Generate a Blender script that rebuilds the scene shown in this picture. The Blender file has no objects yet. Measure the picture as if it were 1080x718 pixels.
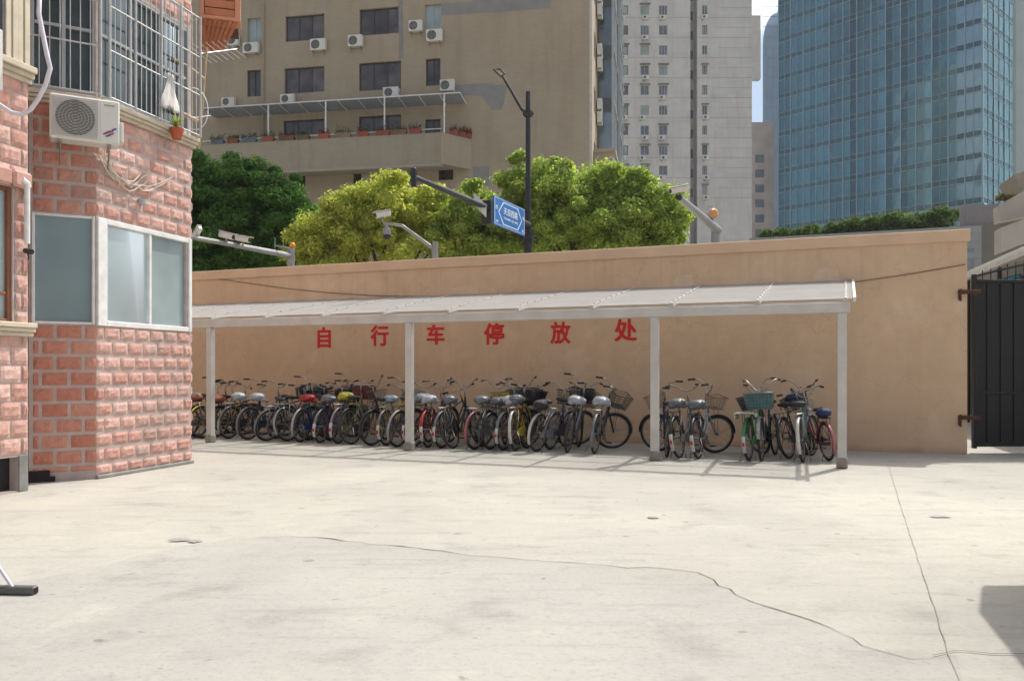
import bpy, math, random
import numpy as np
from mathutils import Vector, Matrix, Quaternion
random.seed(7)
R = math.radians
H_EYE = 1.45; F = 880.0; CX = 540.0; HY = 390.0      # eye height, focal length in photo pixels, principal column, horizon row
scn = bpy.context.scene
COL = scn.collection
CW, SW = math.cos(R(21.8)), math.sin(R(21.8))
WROT = -R(21.8)                                        # heading of the boundary wall

def U(px): return (px - CX) / F
def at(px, py, d): return Vector((U(px) * d, d, H_EYE + (HY - py) / F * d))
def gnd(px, py):
    d = F * H_EYE / (py - HY); return Vector((U(px) * d, d, 0))
def W(a, b, z=0): return Vector((a * CW + b * SW, -a * SW + b * CW, z))   # wall frame: a along, b away
def onwall(px, py, b):                                # -> (a, z) on the plane b
    u = U(px); d = b / (CW + SW * u); return (d * u * CW - d * SW, H_EYE + (HY - py) / F * d)
def hit(px, py, O, D):                                # -> (s, z) on the vertical plane through O along D
    u = U(px); s = (u * O[1] - O[0]) / (D[0] - u * D[1]); d = O[1] + s * D[1]
    return s, H_EYE + (HY - py) / F * d

# ---------------------------------------------------------------- mesh builder
class MB:
    def __init__(s): s.v = []; s.f = []; s.m = []
    def add(s, vs, fs, mi=0):
        n = len(s.v); s.v.extend([tuple(v) for v in vs])
        for f in fs: s.f.append(tuple(i + n for i in f)); s.m.append(mi)
    def quad(s, a, b, c, d, mi=0): s.add([a, b, c, d], [(0, 1, 2, 3)], mi)
    def box(s, x0, x1, y0, y1, z0, z1, mi=0, M=None):
        vs = [Vector((x, y, z)) for z in (z0, z1) for y in (y0, y1) for x in (x0, x1)]
        if M is not None: vs = [M @ v for v in vs]
        s.add(vs, [(0, 2, 3, 1), (4, 5, 7, 6), (0, 1, 5, 4), (2, 6, 7, 3), (0, 4, 6, 2), (1, 3, 7, 5)], mi)
    def bbox(s, x0, x1, y0, y1, z0, z1, bv=.01, mi=0, M=None):   # chamfered box
        xs, ys, zs = (x0, x1), (y0, y1), (z0, z1); V = []; idx = {}
        for i in (0, 1):
            for j in (0, 1):
                for k in (0, 1):
                    for ax in range(3):
                        p = [xs[i], ys[j], zs[k]]
                        for q, (lo, hi) in enumerate(((x0, x1), (y0, y1), (z0, z1))):
                            if q != ax: p[q] += bv if (i, j, k)[q] == 0 else -bv
                        idx[(i, j, k, ax)] = len(V); V.append(Vector(p))
        fs = []
        for ax in range(3):                    # faces perpendicular to axis ax
            o = [q for q in range(3) if q != ax]
            for side in (0, 1):
                f = []
                for (p, q) in ((0, 0), (1, 0), (1, 1), (0, 1)):
                    k = [0, 0, 0]; k[ax] = side; k[o[0]] = p; k[o[1]] = q
                    f.append(idx[(*k, ax)])
                fs.append(f)
            for (p, q) in ((0, 0), (1, 0), (1, 1), (0, 1)):    # edges along ax
                f = []
                for side, axx in ((0, o[0]), (0, o[1]), (1, o[1]), (1, o[0])):
                    k = [0, 0, 0]; k[ax] = side; k[o[0]] = p; k[o[1]] = q
                    f.append(idx[(*k, axx)])
                fs.append(f)
        for i in (0, 1):
            for j in (0, 1):
                for k in (0, 1): fs.append([idx[(i, j, k, a)] for a in range(3)])
        c = Vector(((x0 + x1) / 2, (y0 + y1) / 2, (z0 + z1) / 2)); out = []
        for f in fs:
            n = (V[f[1]] - V[f[0]]).cross(V[f[2]] - V[f[0]]); m = sum((V[i] for i in f), Vector()) / len(f)
            out.append(tuple(f) if n.dot(m - c) > 0 else tuple(reversed(f)))
        if M is not None: V = [M @ v for v in V]
        s.add(V, out, mi)
    def tube(s, pts, r, n=6, mi=0, closed=False, caps=True):
        pts = [Vector(p) for p in pts]; N = len(pts); rs = r if isinstance(r, (list, tuple)) else [r] * N
        vs = []; fs = []; prev = None
        for i, p in enumerate(pts):
            if closed: t = pts[(i + 1) % N] - pts[i - 1]
            else: t = pts[min(i + 1, N - 1)] - pts[max(i - 1, 0)]
            if t.length < 1e-9: t = Vector((0, 0, 1))
            t.normalize()
            if prev is None:
                a = Vector((0, 0, 1)) if abs(t.z) < .9 else Vector((1, 0, 0)); x = t.cross(a).normalized()
            else: x = (prev - t * prev.dot(t)).normalized()
            y = t.cross(x); prev = x
            for k in range(n):
                an = 2 * math.pi * k / n; vs.append(p + (x * math.cos(an) + y * math.sin(an)) * rs[i])
        for i in range(N if closed else N - 1):
            j = (i + 1) % N
            for k in range(n): fs.append((i * n + k, i * n + (k + 1) % n, j * n + (k + 1) % n, j * n + k))
        if caps and not closed:
            fs.append(tuple(reversed(range(n)))); fs.append(tuple((N - 1) * n + k for k in range(n)))
        s.add(vs, fs, mi)
    def ring(s, c, Rr, r, n=32, k=6, mi=0, axis='x'):
        pts = []
        for i in range(n):
            a = 2 * math.pi * i / n; q = (math.cos(a) * Rr, math.sin(a) * Rr)
            pts.append(Vector(c) + (Vector((0, q[0], q[1])) if axis == 'x' else Vector((q[0], 0, q[1])) if axis == 'y' else Vector((q[0], q[1], 0))))
        s.tube(pts, r, k, mi, closed=True)
    def prism(s, poly, z0, z1, mi=0, M=None):
        n = len(poly); vs = [Vector((x, y, z0)) for x, y in poly] + [Vector((x, y, z1)) for x, y in poly]
        if M is not None: vs = [M @ v for v in vs]
        s.add(vs, [tuple(reversed(range(n))), tuple(range(n, 2 * n))] + [(i, (i + 1) % n, n + (i + 1) % n, n + i) for i in range(n)], mi)
    def blob(s, c, rad, nu=12, nv=8, noise=.1, mi=0, seed=0):
        rn = random.Random(seed); vs = []; fs = []
        for j in range(nv + 1):
            th = math.pi * j / nv
            for i in range(nu):
                ph = 2 * math.pi * i / nu; k = 1 + (rn.uniform(-noise, noise) if 0 < j < nv else 0)
                vs.append((c[0] + rad[0] * k * math.sin(th) * math.cos(ph), c[1] + rad[1] * k * math.sin(th) * math.sin(ph), c[2] + rad[2] * k * math.cos(th)))
        for j in range(nv):
            for i in range(nu): fs.append((j * nu + i, (j + 1) * nu + i, (j + 1) * nu + (i + 1) % nu, j * nu + (i + 1) % nu))
        s.add(vs, fs, mi)
    def mesh(s, name, smooth=False):
        me = bpy.data.meshes.new(name); me.from_pydata(s.v, [], s.f); me.polygons.foreach_set('material_index', s.m)
        if smooth: me.polygons.foreach_set('use_smooth', [True] * len(s.f))
        me.update(); return me
    def build(s, name, mats, parent=None, world=False, smooth=False, loc=None, rotz=0):
        if world and parent is not None:
            bpy.context.view_layer.update() if False else None
            Mi = (Matrix.Translation(parent.location) @ Matrix.Rotation(parent.rotation_euler.z, 4, 'Z')).inverted()
            s.v = [tuple(Mi @ Vector(v)) for v in s.v]
        if parent is None and loc is not None:
            s.v = [tuple(Vector(v) - Vector(loc)) for v in s.v] if world else s.v
        o = bpy.data.objects.new(name, s.mesh(name, smooth)); COL.objects.link(o)
        if not isinstance(mats, (list, tuple)): mats = [mats]
        for m in mats: o.data.materials.append(m)
        if parent is not None: o.parent = parent
        elif loc is not None: o.location = loc; o.rotation_euler.z = rotz
        return o

def tag(o, label=None, cat=None, group=None, kind=None):
    if label: o['label'] = label
    if cat: o['category'] = cat
    if group: o['group'] = group
    if kind: o['kind'] = kind
    return o
def thing(name, label, cat, loc=(0, 0, 0), rotz=0, group=None):
    o = bpy.data.objects.new(name, None); COL.objects.link(o); o.empty_display_size = .2
    o.location = loc; o.rotation_euler.z = rotz
    return tag(o, label, cat, group)

# ---------------------------------------------------------------- materials
MATS = {}
def nodes_of(m):
    m.use_nodes = True; nt = m.node_tree; nt.nodes.clear()
    out = nt.nodes.new('ShaderNodeOutputMaterial'); return nt, nt.nodes, nt.links, out
def noise(nt, co, scale, detail=4, rough=.55, dist=0):
    n = nt.nodes.new('ShaderNodeTexNoise'); n.inputs['Scale'].default_value = scale; n.inputs['Detail'].default_value = detail
    n.inputs['Roughness'].default_value = rough; n.inputs['Distortion'].default_value = dist
    nt.links.new(co, n.inputs['Vector']); return n.outputs['Fac']
def ramp(nt, fac, stops):
    r = nt.nodes.new('ShaderNodeValToRGB'); e = r.color_ramp.elements
    while len(e) > 1: e.remove(e[-1])
    e[0].position = stops[0][0]; e[0].color = (*stops[0][1], 1)
    for p, c in stops[1:]:
        q = e.new(p); q.color = (*c, 1)
    nt.links.new(fac, r.inputs['Fac']); return r.outputs['Color']
def mixc(nt, a, b, fac, mode='MIX'):
    m = nt.nodes.new('ShaderNodeMix'); m.data_type = 'RGBA'; m.blend_type = mode
    for sock, val in ((m.inputs['Factor'], fac), (m.inputs['A'], a), (m.inputs['B'], b)):
        if hasattr(val, 'links'): nt.links.new(val, sock)
        elif isinstance(val, (int, float)): sock.default_value = val
        else: sock.default_value = (*val, 1)
    # colour sockets share names: pick by type
    return m.outputs['Result'] if m.outputs['Result'].type == 'RGBA' else m.outputs[2]
def mixcol(nt, a, b, fac, mode='MIX'):
    m = nt.nodes.new('ShaderNodeMixRGB'); m.blend_type = mode
    for sock, val in ((m.inputs[0], fac), (m.inputs[1], a), (m.inputs[2], b)):
        if hasattr(val, 'is_output'): nt.links.new(val, sock)
        elif isinstance(val, (int, float)): sock.default_value = val
        else: sock.default_value = (*val, 1)
    return m.outputs[0]
def objco(nt): return nt.nodes.new('ShaderNodeTexCoord').outputs['Object']
def bump(nt, h, strength, dist=.01):
    b = nt.nodes.new('ShaderNodeBump'); b.inputs['Strength'].default_value = strength; b.inputs['Distance'].default_value = dist
    nt.links.new(h, b.inputs['Height']); return b.outputs['Normal']
def mat(name, col, rough=.6, metal=0, var=.12, scale=4, bmp=0, bscale=40, spec=.5, coat=0, rnd=0):
    if name in MATS: return MATS[name]
    m = bpy.data.materials.new(name); MATS[name] = m
    nt, N, L, out = nodes_of(m); p = N.new('ShaderNodeBsdfPrincipled'); L.new(p.outputs[0], out.inputs[0])
    p.inputs['Roughness'].default_value = rough; p.inputs['Metallic'].default_value = metal
    p.inputs['Specular IOR Level'].default_value = spec; p.inputs['Coat Weight'].default_value = coat
    co = objco(nt); f = noise(nt, co, scale)
    c = ramp(nt, f, [(.25, tuple(x * (1 - var) for x in col)), (.75, tuple(min(1, x * (1 + var)) for x in col))])
    if rnd:
        g = N.new('ShaderNodeNewGeometry'); c = mixcol(nt, c, ramp(nt, g.outputs['Random Per Island'], [(0, (1 - rnd,) * 3), (1, (1 + rnd * .6,) * 3)]), 1.0, 'MULTIPLY')
    L.new(c, p.inputs['Base Color'])
    if bmp: L.new(bump(nt, noise(nt, co, bscale, 5), bmp), p.inputs['Normal'])
    return m
def glassy(name, col, refl=.5, rough=.06, var=.2, tint=(.75, .85, .9), rnd=.25, scale=.6, ior=1.5, rvar=0):
    """window glass seen from outside by day: dark interior colour under a mirror coat"""
    if name in MATS: return MATS[name]
    m = bpy.data.materials.new(name); MATS[name] = m
    nt, N, L, out = nodes_of(m)
    d = N.new('ShaderNodeBsdfDiffuse'); g = N.new('ShaderNodeBsdfGlossy'); mx = N.new('ShaderNodeMixShader')
    g.inputs['Roughness'].default_value = rough; g.inputs['Color'].default_value = (*tint, 1)
    co = objco(nt); c = ramp(nt, noise(nt, co, scale, 3), [(.3, tuple(x * (1 - var) for x in col)), (.7, tuple(min(1, x * (1 + var)) for x in col))])
    if rnd:
        ge = N.new('ShaderNodeNewGeometry'); c = mixcol(nt, c, ramp(nt, ge.outputs['Random Per Island'], [(0, (1 - rnd,) * 3), (1, (1 + rnd,) * 3)]), 1.0, 'MULTIPLY')
    L.new(c, d.inputs['Color'])
    fr = N.new('ShaderNodeFresnel'); fr.inputs['IOR'].default_value = ior
    ma = N.new('ShaderNodeMath'); ma.operation = 'MULTIPLY_ADD'; ma.use_clamp = True
    L.new(fr.outputs[0], ma.inputs[0]); ma.inputs[1].default_value = 1 - refl; ma.inputs[2].default_value = refl
    L.new(bump(nt, noise(nt, co, scale * .5, 1), .12, .05), g.inputs['Normal'])
    if rvar:      # panes differ in coating and tilt, some hold the sky, some look into dark rooms
        g2 = N.new('ShaderNodeNewGeometry'); m1 = N.new('ShaderNodeMath'); m1.operation = 'MULTIPLY'; L.new(g2.outputs['Random Per Island'], m1.inputs[0]); m1.inputs[1].default_value = 7.31
        m2 = N.new('ShaderNodeMath'); m2.operation = 'FRACT'; L.new(m1.outputs[0], m2.inputs[0]); m3 = N.new('ShaderNodeMath'); m3.operation = 'MULTIPLY_ADD'; L.new(m2.outputs[0], m3.inputs[0]); m3.inputs[1].default_value = rvar; m3.inputs[2].default_value = 1 - rvar
        m4 = N.new('ShaderNodeMath'); m4.operation = 'MULTIPLY'; L.new(ma.outputs[0], m4.inputs[0]); L.new(m3.outputs[0], m4.inputs[1]); ma = m4
    L.new(ma.outputs[0], mx.inputs[0]); L.new(d.outputs[0], mx.inputs[1]); L.new(g.outputs[0], mx.inputs[2]); L.new(mx.outputs[0], out.inputs[0])
    return m

# ground concrete: stains, trowel clouds, pores
def concrete_mat(name, c0, c1, c2):
    m = bpy.data.materials.new(name); nt, N, L, out = nodes_of(m); p = N.new('ShaderNodeBsdfPrincipled'); L.new(p.outputs[0], out.inputs[0])
    co = objco(nt); big = noise(nt, co, .35, 5, .6, .4); mid = noise(nt, co, 1.7, 6, .65); fine = noise(nt, co, 26, 6, .7); pore = noise(nt, co, 95, 3)
    mp = N.new('ShaderNodeMapping'); mp.inputs['Scale'].default_value = (.5, 3.2, 1); mp.inputs['Rotation'].default_value = (0, 0, .25); L.new(co, mp.inputs['Vector'])
    streak = noise(nt, mp.outputs[0], 1.6, 6, .7, .3)
    c = ramp(nt, big, [(.32, c0), (.5, c1), (.68, c2)])
    c = mixcol(nt, c, ramp(nt, mid, [(.32, (.80, .80, .80)), (.47, (1, .995, .98)), (.56, (.96, .96, .95)), (.7, (1.10, 1.08, 1.04))]), .9, 'MULTIPLY')
    c = mixcol(nt, c, ramp(nt, streak, [(.3, (.80, .78, .76)), (.46, (1, 1, 1)), (.7, (1.05, 1.04, 1.0))]), .75, 'MULTIPLY')
    c = mixcol(nt, c, ramp(nt, fine, [(.30, (.74, .73, .72)), (.46, (1, 1, 1)), (.75, (1.08, 1.08, 1.08))]), .7, 'MULTIPLY')
    spot = noise(nt, co, 7.5, 2, .4)
    c = mixcol(nt, c, ramp(nt, spot, [(.24, (.55, .52, .50)), (.30, (1, 1, 1))]), .7, 'MULTIPLY')
    L.new(c, p.inputs['Base Color']); p.inputs['Roughness'].default_value = .82; p.inputs['Specular IOR Level'].default_value = .3
    mh = N.new('ShaderNodeMath'); mh.operation = 'MULTIPLY_ADD'; L.new(fine, mh.inputs[0]); mh.inputs[1].default_value = .6; L.new(pore, mh.inputs[2])
    L.new(bump(nt, mh.outputs[0], .35, .006), p.inputs['Normal']); return m
M_CONC = concrete_mat('concrete_yard', (.355, .342, .308), (.405, .39, .35), (.455, .435, .38))
M_CONC2 = concrete_mat('concrete_worn', (.325, .317, .29), (.37, .361, .332), (.41, .40, .364))
M_CRACK = mat('crack_dark', (.10, .085, .07), .95, var=.3, scale=9)  # plain dark tone of the ground crack ribbons
M_JOINT = mat('joint', (.30, .28, .24), .95, var=.3, scale=9)

def wall_mat():
    m = bpy.data.materials.new('ochre_render'); nt, N, L, out = nodes_of(m); p = N.new('ShaderNodeBsdfPrincipled'); L.new(p.outputs[0], out.inputs[0])
    co = objco(nt); c = ramp(nt, noise(nt, co, .5, 5, .6, .3), [(.3, (.665, .465, .305)), (.5, (.70, .495, .33)), (.7, (.735, .53, .36))])
    c = mixcol(nt, c, ramp(nt, noise(nt, co, 3.2, 6, .7), [(.3, (.90, .89, .88)), (.55, (1, 1, 1)), (.8, (1.05, 1.06, 1.08))]), .8, 'MULTIPLY')
    mp = N.new('ShaderNodeMapping'); mp.inputs['Scale'].default_value = (3.5, 1, .25); L.new(co, mp.inputs['Vector'])
    c = mixcol(nt, c, ramp(nt, noise(nt, mp.outputs[0], 1.3, 5, .6), [(.3, (.90, .89, .88)), (.5, (1, 1, 1))]), .4, 'MULTIPLY')
    sp = N.new('ShaderNodeSeparateXYZ'); L.new(co, sp.inputs[0])
    mr = N.new('ShaderNodeMapRange'); L.new(sp.outputs['Z'], mr.inputs[0]); mr.inputs[1].default_value = 0; mr.inputs[2].default_value = .35
    n2 = noise(nt, co, 2.2, 5); ad = N.new('ShaderNodeMath'); L.new(mr.outputs[0], ad.inputs[0]); L.new(n2, ad.inputs[1])
    c = mixcol(nt, c, ramp(nt, ad.outputs[0], [(.4, (.72, .66, .6)), (.85, (1, 1, 1))]), .8, 'MULTIPLY')      # splash dirt at the foot
    mp2 = N.new('ShaderNodeMapping'); mp2.inputs['Scale'].default_value = (5.5, 1, .10); L.new(co, mp2.inputs['Vector'])
    m3 = N.new('ShaderNodeMapRange'); L.new(sp.outputs['Z'], m3.inputs[0]); m3.inputs[1].default_value = 2.2; m3.inputs[2].default_value = 3.66
    mu = N.new('ShaderNodeMath'); mu.operation = 'MULTIPLY'; L.new(ramp(nt, noise(nt, mp2.outputs[0], 1.1, 6, .7), [(.50, (0, 0, 0)), (.68, (1, 1, 1))]), mu.inputs[0]); L.new(m3.outputs[0], mu.inputs[1])
    c = mixcol(nt, c, (.36, .27, .19), ramp(nt, mu.outputs[0], [(0, (0, 0, 0)), (1, (.22, .22, .22))]))
    vo = N.new('ShaderNodeTexVoronoi'); vo.feature = 'DISTANCE_TO_EDGE'; vo.inputs['Scale'].default_value = .55
    wv = N.new('ShaderNodeTexNoise'); wv.inputs['Scale'].default_value = 2.0; L.new(co, wv.inputs['Vector']); va = N.new('ShaderNodeVectorMath'); va.operation = 'MULTIPLY_ADD'; L.new(wv.outputs['Color'], va.inputs[0]); va.inputs[1].default_value = (.9, .9, .9); L.new(co, va.inputs[2]); L.new(va.outputs[0], vo.inputs['Vector'])
    c = mixcol(nt, c, ramp(nt, vo.outputs['Distance'], [(0, (.80, .76, .72)), (.006, (1, 1, 1))]), .55, 'MULTIPLY')
    c = mixcol(nt, c, ramp(nt, noise(nt, co, 1.1, 3, .5, .6), [(.60, (1, 1, 1)), (.68, (1.07, 1.10, 1.15))]), .8, 'MULTIPLY')
    L.new(c, p.inputs['Base Color']); p.inputs['Roughness'].default_value = .9; p.inputs['Specular IOR Level'].default_value = .2
    L.new(bump(nt, noise(nt, co, 60, 5), .25, .004), p.inputs['Normal']); return m
M_WALL = wall_mat()
M_CAP = mat('cap_render', (.70, .49, .325), .9, var=.12, scale=1.2, bmp=.2)
M_PALE = mat('pale_repair', (.70, .52, .37), .9, var=.1, scale=6)
M_RED = mat('red_paint', (.66, .012, .010), .6, var=.15, scale=8)
M_STEEL = mat('painted_steel_grey', (.56, .535, .50), .5, var=.14, scale=3, bmp=.12, bscale=25)
M_STEELD = mat('footing_concrete', (.30, .27, .23), .9, var=.25, scale=9)
M_WHITE = mat('white_paint', (.72, .72, .72), .5, var=.06)

def poly_mat(name, opac, col):
    m = bpy.data.materials.new(name); nt, N, L, out = nodes_of(m)
    tr = N.new('ShaderNodeBsdfTransparent'); tr.inputs[0].default_value = (.93, .95, .95, 1)
    df = N.new('ShaderNodeBsdfDiffuse'); tl = N.new('ShaderNodeBsdfTranslucent'); gl = N.new('ShaderNodeBsdfGlossy'); gl.inputs['Roughness'].default_value = .25
    co = objco(nt); f = noise(nt, co, 3.0, 6, .65)
    c = ramp(nt, f, [(.3, tuple(x * .88 for x in col)), (.7, col)])
    L.new(c, df.inputs[0]); L.new(c, tl.inputs[0])
    a = N.new('ShaderNodeMixShader'); a.inputs[0].default_value = .35; L.new(df.outputs[0], a.inputs[1]); L.new(tl.outputs[0], a.inputs[2])
    lw = N.new('ShaderNodeLayerWeight'); lw.inputs[0].default_value = .5
    mr = N.new('ShaderNodeMapRange'); L.new(lw.outputs['Facing'], mr.inputs[0]); mr.inputs[1].default_value = .72; mr.inputs[2].default_value = .93; mr.inputs[3].default_value = opac; mr.inputs[4].default_value = .97
    b = N.new('ShaderNodeMixShader'); L.new(mr.outputs[0], b.inputs[0]); L.new(tr.outputs[0], b.inputs[1]); L.new(a.outputs[0], b.inputs[2])
    g = N.new('ShaderNodeMixShader'); g.inputs[0].default_value = .06; L.new(b.outputs[0], g.inputs[1]); L.new(gl.outputs[0], g.inputs[2]); L.new(g.outputs[0], out.inputs[0])
    return m
M_POLY = poly_mat('dusty_polycarbonate', .14, (.50, .49, .47))

def leaf_mat(name, c1, c2, c3):
    m = bpy.data.materials.new(name); nt, N, L, out = nodes_of(m)
    ge = N.new('ShaderNodeNewGeometry'); c = ramp(nt, ge.outputs['Random Per Island'], [(0, c1), (.5, c2), (1, c3)])
    d = N.new('ShaderNodeBsdfPrincipled'); d.inputs['Roughness'].default_value = .75; d.inputs['Specular IOR Level'].default_value = .2; t = N.new('ShaderNodeBsdfTranslucent')
    L.new(c, d.inputs['Base Color']); c2_ = mixcol(nt, c, (1.8, 1.85, 1.0), 1.0, 'MULTIPLY'); L.new(c2_, t.inputs[0])
    mx = N.new('ShaderNodeMixShader'); mx.inputs[0].default_value = .5; L.new(d.outputs[0], mx.inputs[1]); L.new(t.outputs[0], mx.inputs[2]); L.new(mx.outputs[0], out.inputs[0])
    return m

# ---------------------------------------------------------------- camera, sun, sky
cam = bpy.data.objects.new('camera', bpy.data.cameras.new('camera')); COL.objects.link(cam)
cam.location = (0, 0, H_EYE); cam.rotation_euler = (R(90), 0, 0)
cam.data.sensor_width = 36; cam.data.lens = 36 * F / 1080; cam.data.shift_y = (HY - 359) / 1080; cam.data.clip_end = 3000; cam.data.clip_start = .05
scn.camera = cam
SUN_AZ, SUN_EL = R(42.2), R(56)
sd = Vector((math.sin(SUN_AZ) * math.cos(SUN_EL), math.cos(SUN_AZ) * math.cos(SUN_EL), math.sin(SUN_EL)))
sl = bpy.data.lights.new('sun', 'SUN'); sl.energy = 2.55; sl.angle = R(.6); sl.color = (1, .965, .905)
so = bpy.data.objects.new('sun', sl); COL.objects.link(so); so.rotation_euler = sd.to_track_quat('Z', 'Y').to_euler(); so.location = (20, 20, 60)
wd = bpy.data.worlds.new('World'); scn.world = wd; wd.use_nodes = True
nt = wd.node_tree; bg = nt.nodes['Background']; sky = nt.nodes.new('ShaderNodeTexSky'); sky.sky_type = 'NISHITA'; sky.sun_disc = False
sky.sun_elevation = SUN_EL; sky.sun_rotation = SUN_AZ; sky.dust_density = 4.5; sky.air_density = 1.0; sky.ozone_density = 1.0
bwn = nt.nodes.new('ShaderNodeRGBToBW'); nt.links.new(sky.outputs[0], bwn.inputs[0])      # city haze: the sky is paler than clean air
mxn = nt.nodes.new('ShaderNodeMixRGB'); mxn.inputs[0].default_value = .6; nt.links.new(sky.outputs[0], mxn.inputs[1]); nt.links.new(bwn.outputs[0], mxn.inputs[2]); nt.links.new(mxn.outputs[0], bg.inputs[0]); bg.inputs[1].default_value = .15
vs = scn.view_settings; vs.view_transform = 'Standard'; vs.look = 'None'; vs.gamma = 1; vs.use_curve_mapping = False; vs.exposure = 0.60
scn.cycles.max_bounces = 8; scn.cycles.transparent_max_bounces = 16; scn.cycles.use_denoising = True
# ---------------------------------------------------------------- ground
mb = MB(); mb.quad((-900, -300, 0), (900, -300, 0), (900, 1500, 0), (-900, 1500, 0))
ground = tag(mb.build('ground', M_CONC, loc=(0, 0, 0)), kind='structure')
# worn slab on the near side of the long crack
rc = random.Random(3)
def jag(pts, amp=.03, step=.12):
    out = []
    for i in range(len(pts) - 1):
        a, b = pts[i], pts[i + 1]; n = max(1, int((b - a).length / step))
        for k in range(n):
            q = a.lerp(b, k / n); out.append(q + Vector((rc.uniform(-amp, amp), rc.uniform(-amp, amp), 0)))
    out.append(pts[-1]); return out
crack_px = [(195, 577), (245, 569), (300, 565.5), (350, 569), (420, 577), (500, 586), (560, 591), (640, 598), (700, 600.5), (733, 603.5), (750, 612), (768, 623), (795, 635), (825, 645), (870, 660), (912, 684), (960, 694), (1008, 692)]
crack = jag([gnd(*p) for p in crack_px])
join_px = [(936, 488), (952, 540), (968, 590), (985, 640), (1000, 690), (1012, 718), (1024, 760)]
joint = jag([gnd(*p) for p in join_px], .006, .2)
west_edge = jag([gnd(*p) for p in [(195, 577), (120, 592), (60, 606), (0, 618), (-90, 640)]], .05, .2)
poly = list(reversed(west_edge)) + crack + jag([gnd(1008, 692), gnd(1024, 760)], .01)[1:] + [Vector((1.5, .4, 0)), Vector((1.5, -6, 0)), Vector((-6, -6, 0))]
mb = MB(); mb.add([(v.x, v.y, .004) for v in poly], [tuple(reversed(range(len(poly))))])
tag(mb.build('worn_concrete_slab', M_CONC2, loc=(0, 0, 0)), kind='structure')
def ribbon(pts, wfun, z, name, m):
    mb = MB(); L_, R_ = [], []
    for i, p in enumerate(pts):
        t = (pts[min(i + 1, len(pts) - 1)] - pts[max(i - 1, 0)]).normalized(); n = Vector((-t.y, t.x, 0)); w = wfun(i, len(pts))
        L_.append(p + n * w + Vector((0, 0, z))); R_.append(p - n * w + Vector((0, 0, z)))
    k = len(pts); mb.add(L_ + R_, [(i, k + i, k + i + 1, i + 1) for i in range(k - 1)])
    return tag(mb.build(name, m, loc=(0, 0, 0)), kind='structure')
ribbon(crack, lambda i, n: rc.uniform(.0015, .006) * (1.1 if n * .15 < i < n * .85 else .5) + (.006 if rc.random() < .08 else 0), .008, 'ground_crack', M_CRACK)
ribbon(joint, lambda i, n: rc.uniform(.001, .004), .008, 'slab_joint', M_JOINT)
ribbon(jag([gnd(985, 691), gnd(1010, 688), gnd(1045, 690), gnd(1100, 689)], .02), lambda i, n: rc.uniform(.002, .006), .0085, 'ground_crack', M_CRACK)
M_STAIN = mat('oil_stain', (.31, .30, .29), .8, var=.3, scale=14)
for (x, y, rx, ry) in ((190, 569.5, .10, .045), (205, 571.5, .06, .03), (688, 546, .06, .03), (990, 545, .13, .04)):
    g = gnd(x, y); mb = MB(); n = 34; mb.add([(g.x + rx * math.cos(2 * math.pi * i / n) * rc.uniform(.45, 1.25), g.y + ry * 2 * math.sin(2 * math.pi * i / n) * rc.uniform(.55, 1.2), .009) for i in range(n)], [tuple(range(n))])
    tag(mb.build('ground_stain', M_STAIN, loc=(0, 0, 0)), kind='structure')

# ---------------------------------------------------------------- boundary wall with the painted words
WB = 16.23; WEND = 1.94
wall = thing('boundary_wall', 'long ochre rendered wall with red painted characters behind the bicycle shelter', 'wall', W(0, WB), WROT)
mb = MB(); x = -24.0; st = 1.0
mb.box(-24, WEND, 0, .24, 0, 3.66); mb.build('wall_body', M_WALL, wall)
mb = MB(); mb.bbox(-24.02, WEND + .045, -.045, .285, 3.655, 3.87, .012); mb.build('wall_cap', M_CAP, wall)
mb = MB()
rp = random.Random(5)
for (px, py, w, h) in ((490, 307, .30, .11), (302, 316, .30, .11), (722, 297, .20, .13), (872, 292, .22, .16), (864, 299, .30, .05)):
    a, z = onwall(px, py, WB - .003); n = 16
    mb.add([(a + w * math.copysign(abs(math.cos(t)) ** .6, math.cos(t)) * rp.uniform(.85, 1.1), -.003, z + h * math.copysign(abs(math.sin(t)) ** .6, math.sin(t)) * rp.uniform(.8, 1.1)) for t in [2 * math.pi * i / n for i in range(n)]], [tuple(range(n))])
mb.build('pale_plaster_patch', M_PALE, wall)
def text_mesh(body, size, extrude, offset=0):
    cu = bpy.data.curves.new('lettering', 'FONT'); cu.body = body; cu.size = size; cu.extrude = extrude; cu.offset = offset; cu.align_x = 'CENTER'; cu.resolution_u = 3
    o = bpy.data.objects.new('lettering', cu); COL.objects.link(o); dg = bpy.context.evaluated_depsgraph_get(); dg.update()
    me = bpy.data.meshes.new_from_object(o.evaluated_get(dg)); bpy.data.objects.remove(o); me.materials.clear(); return me
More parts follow.
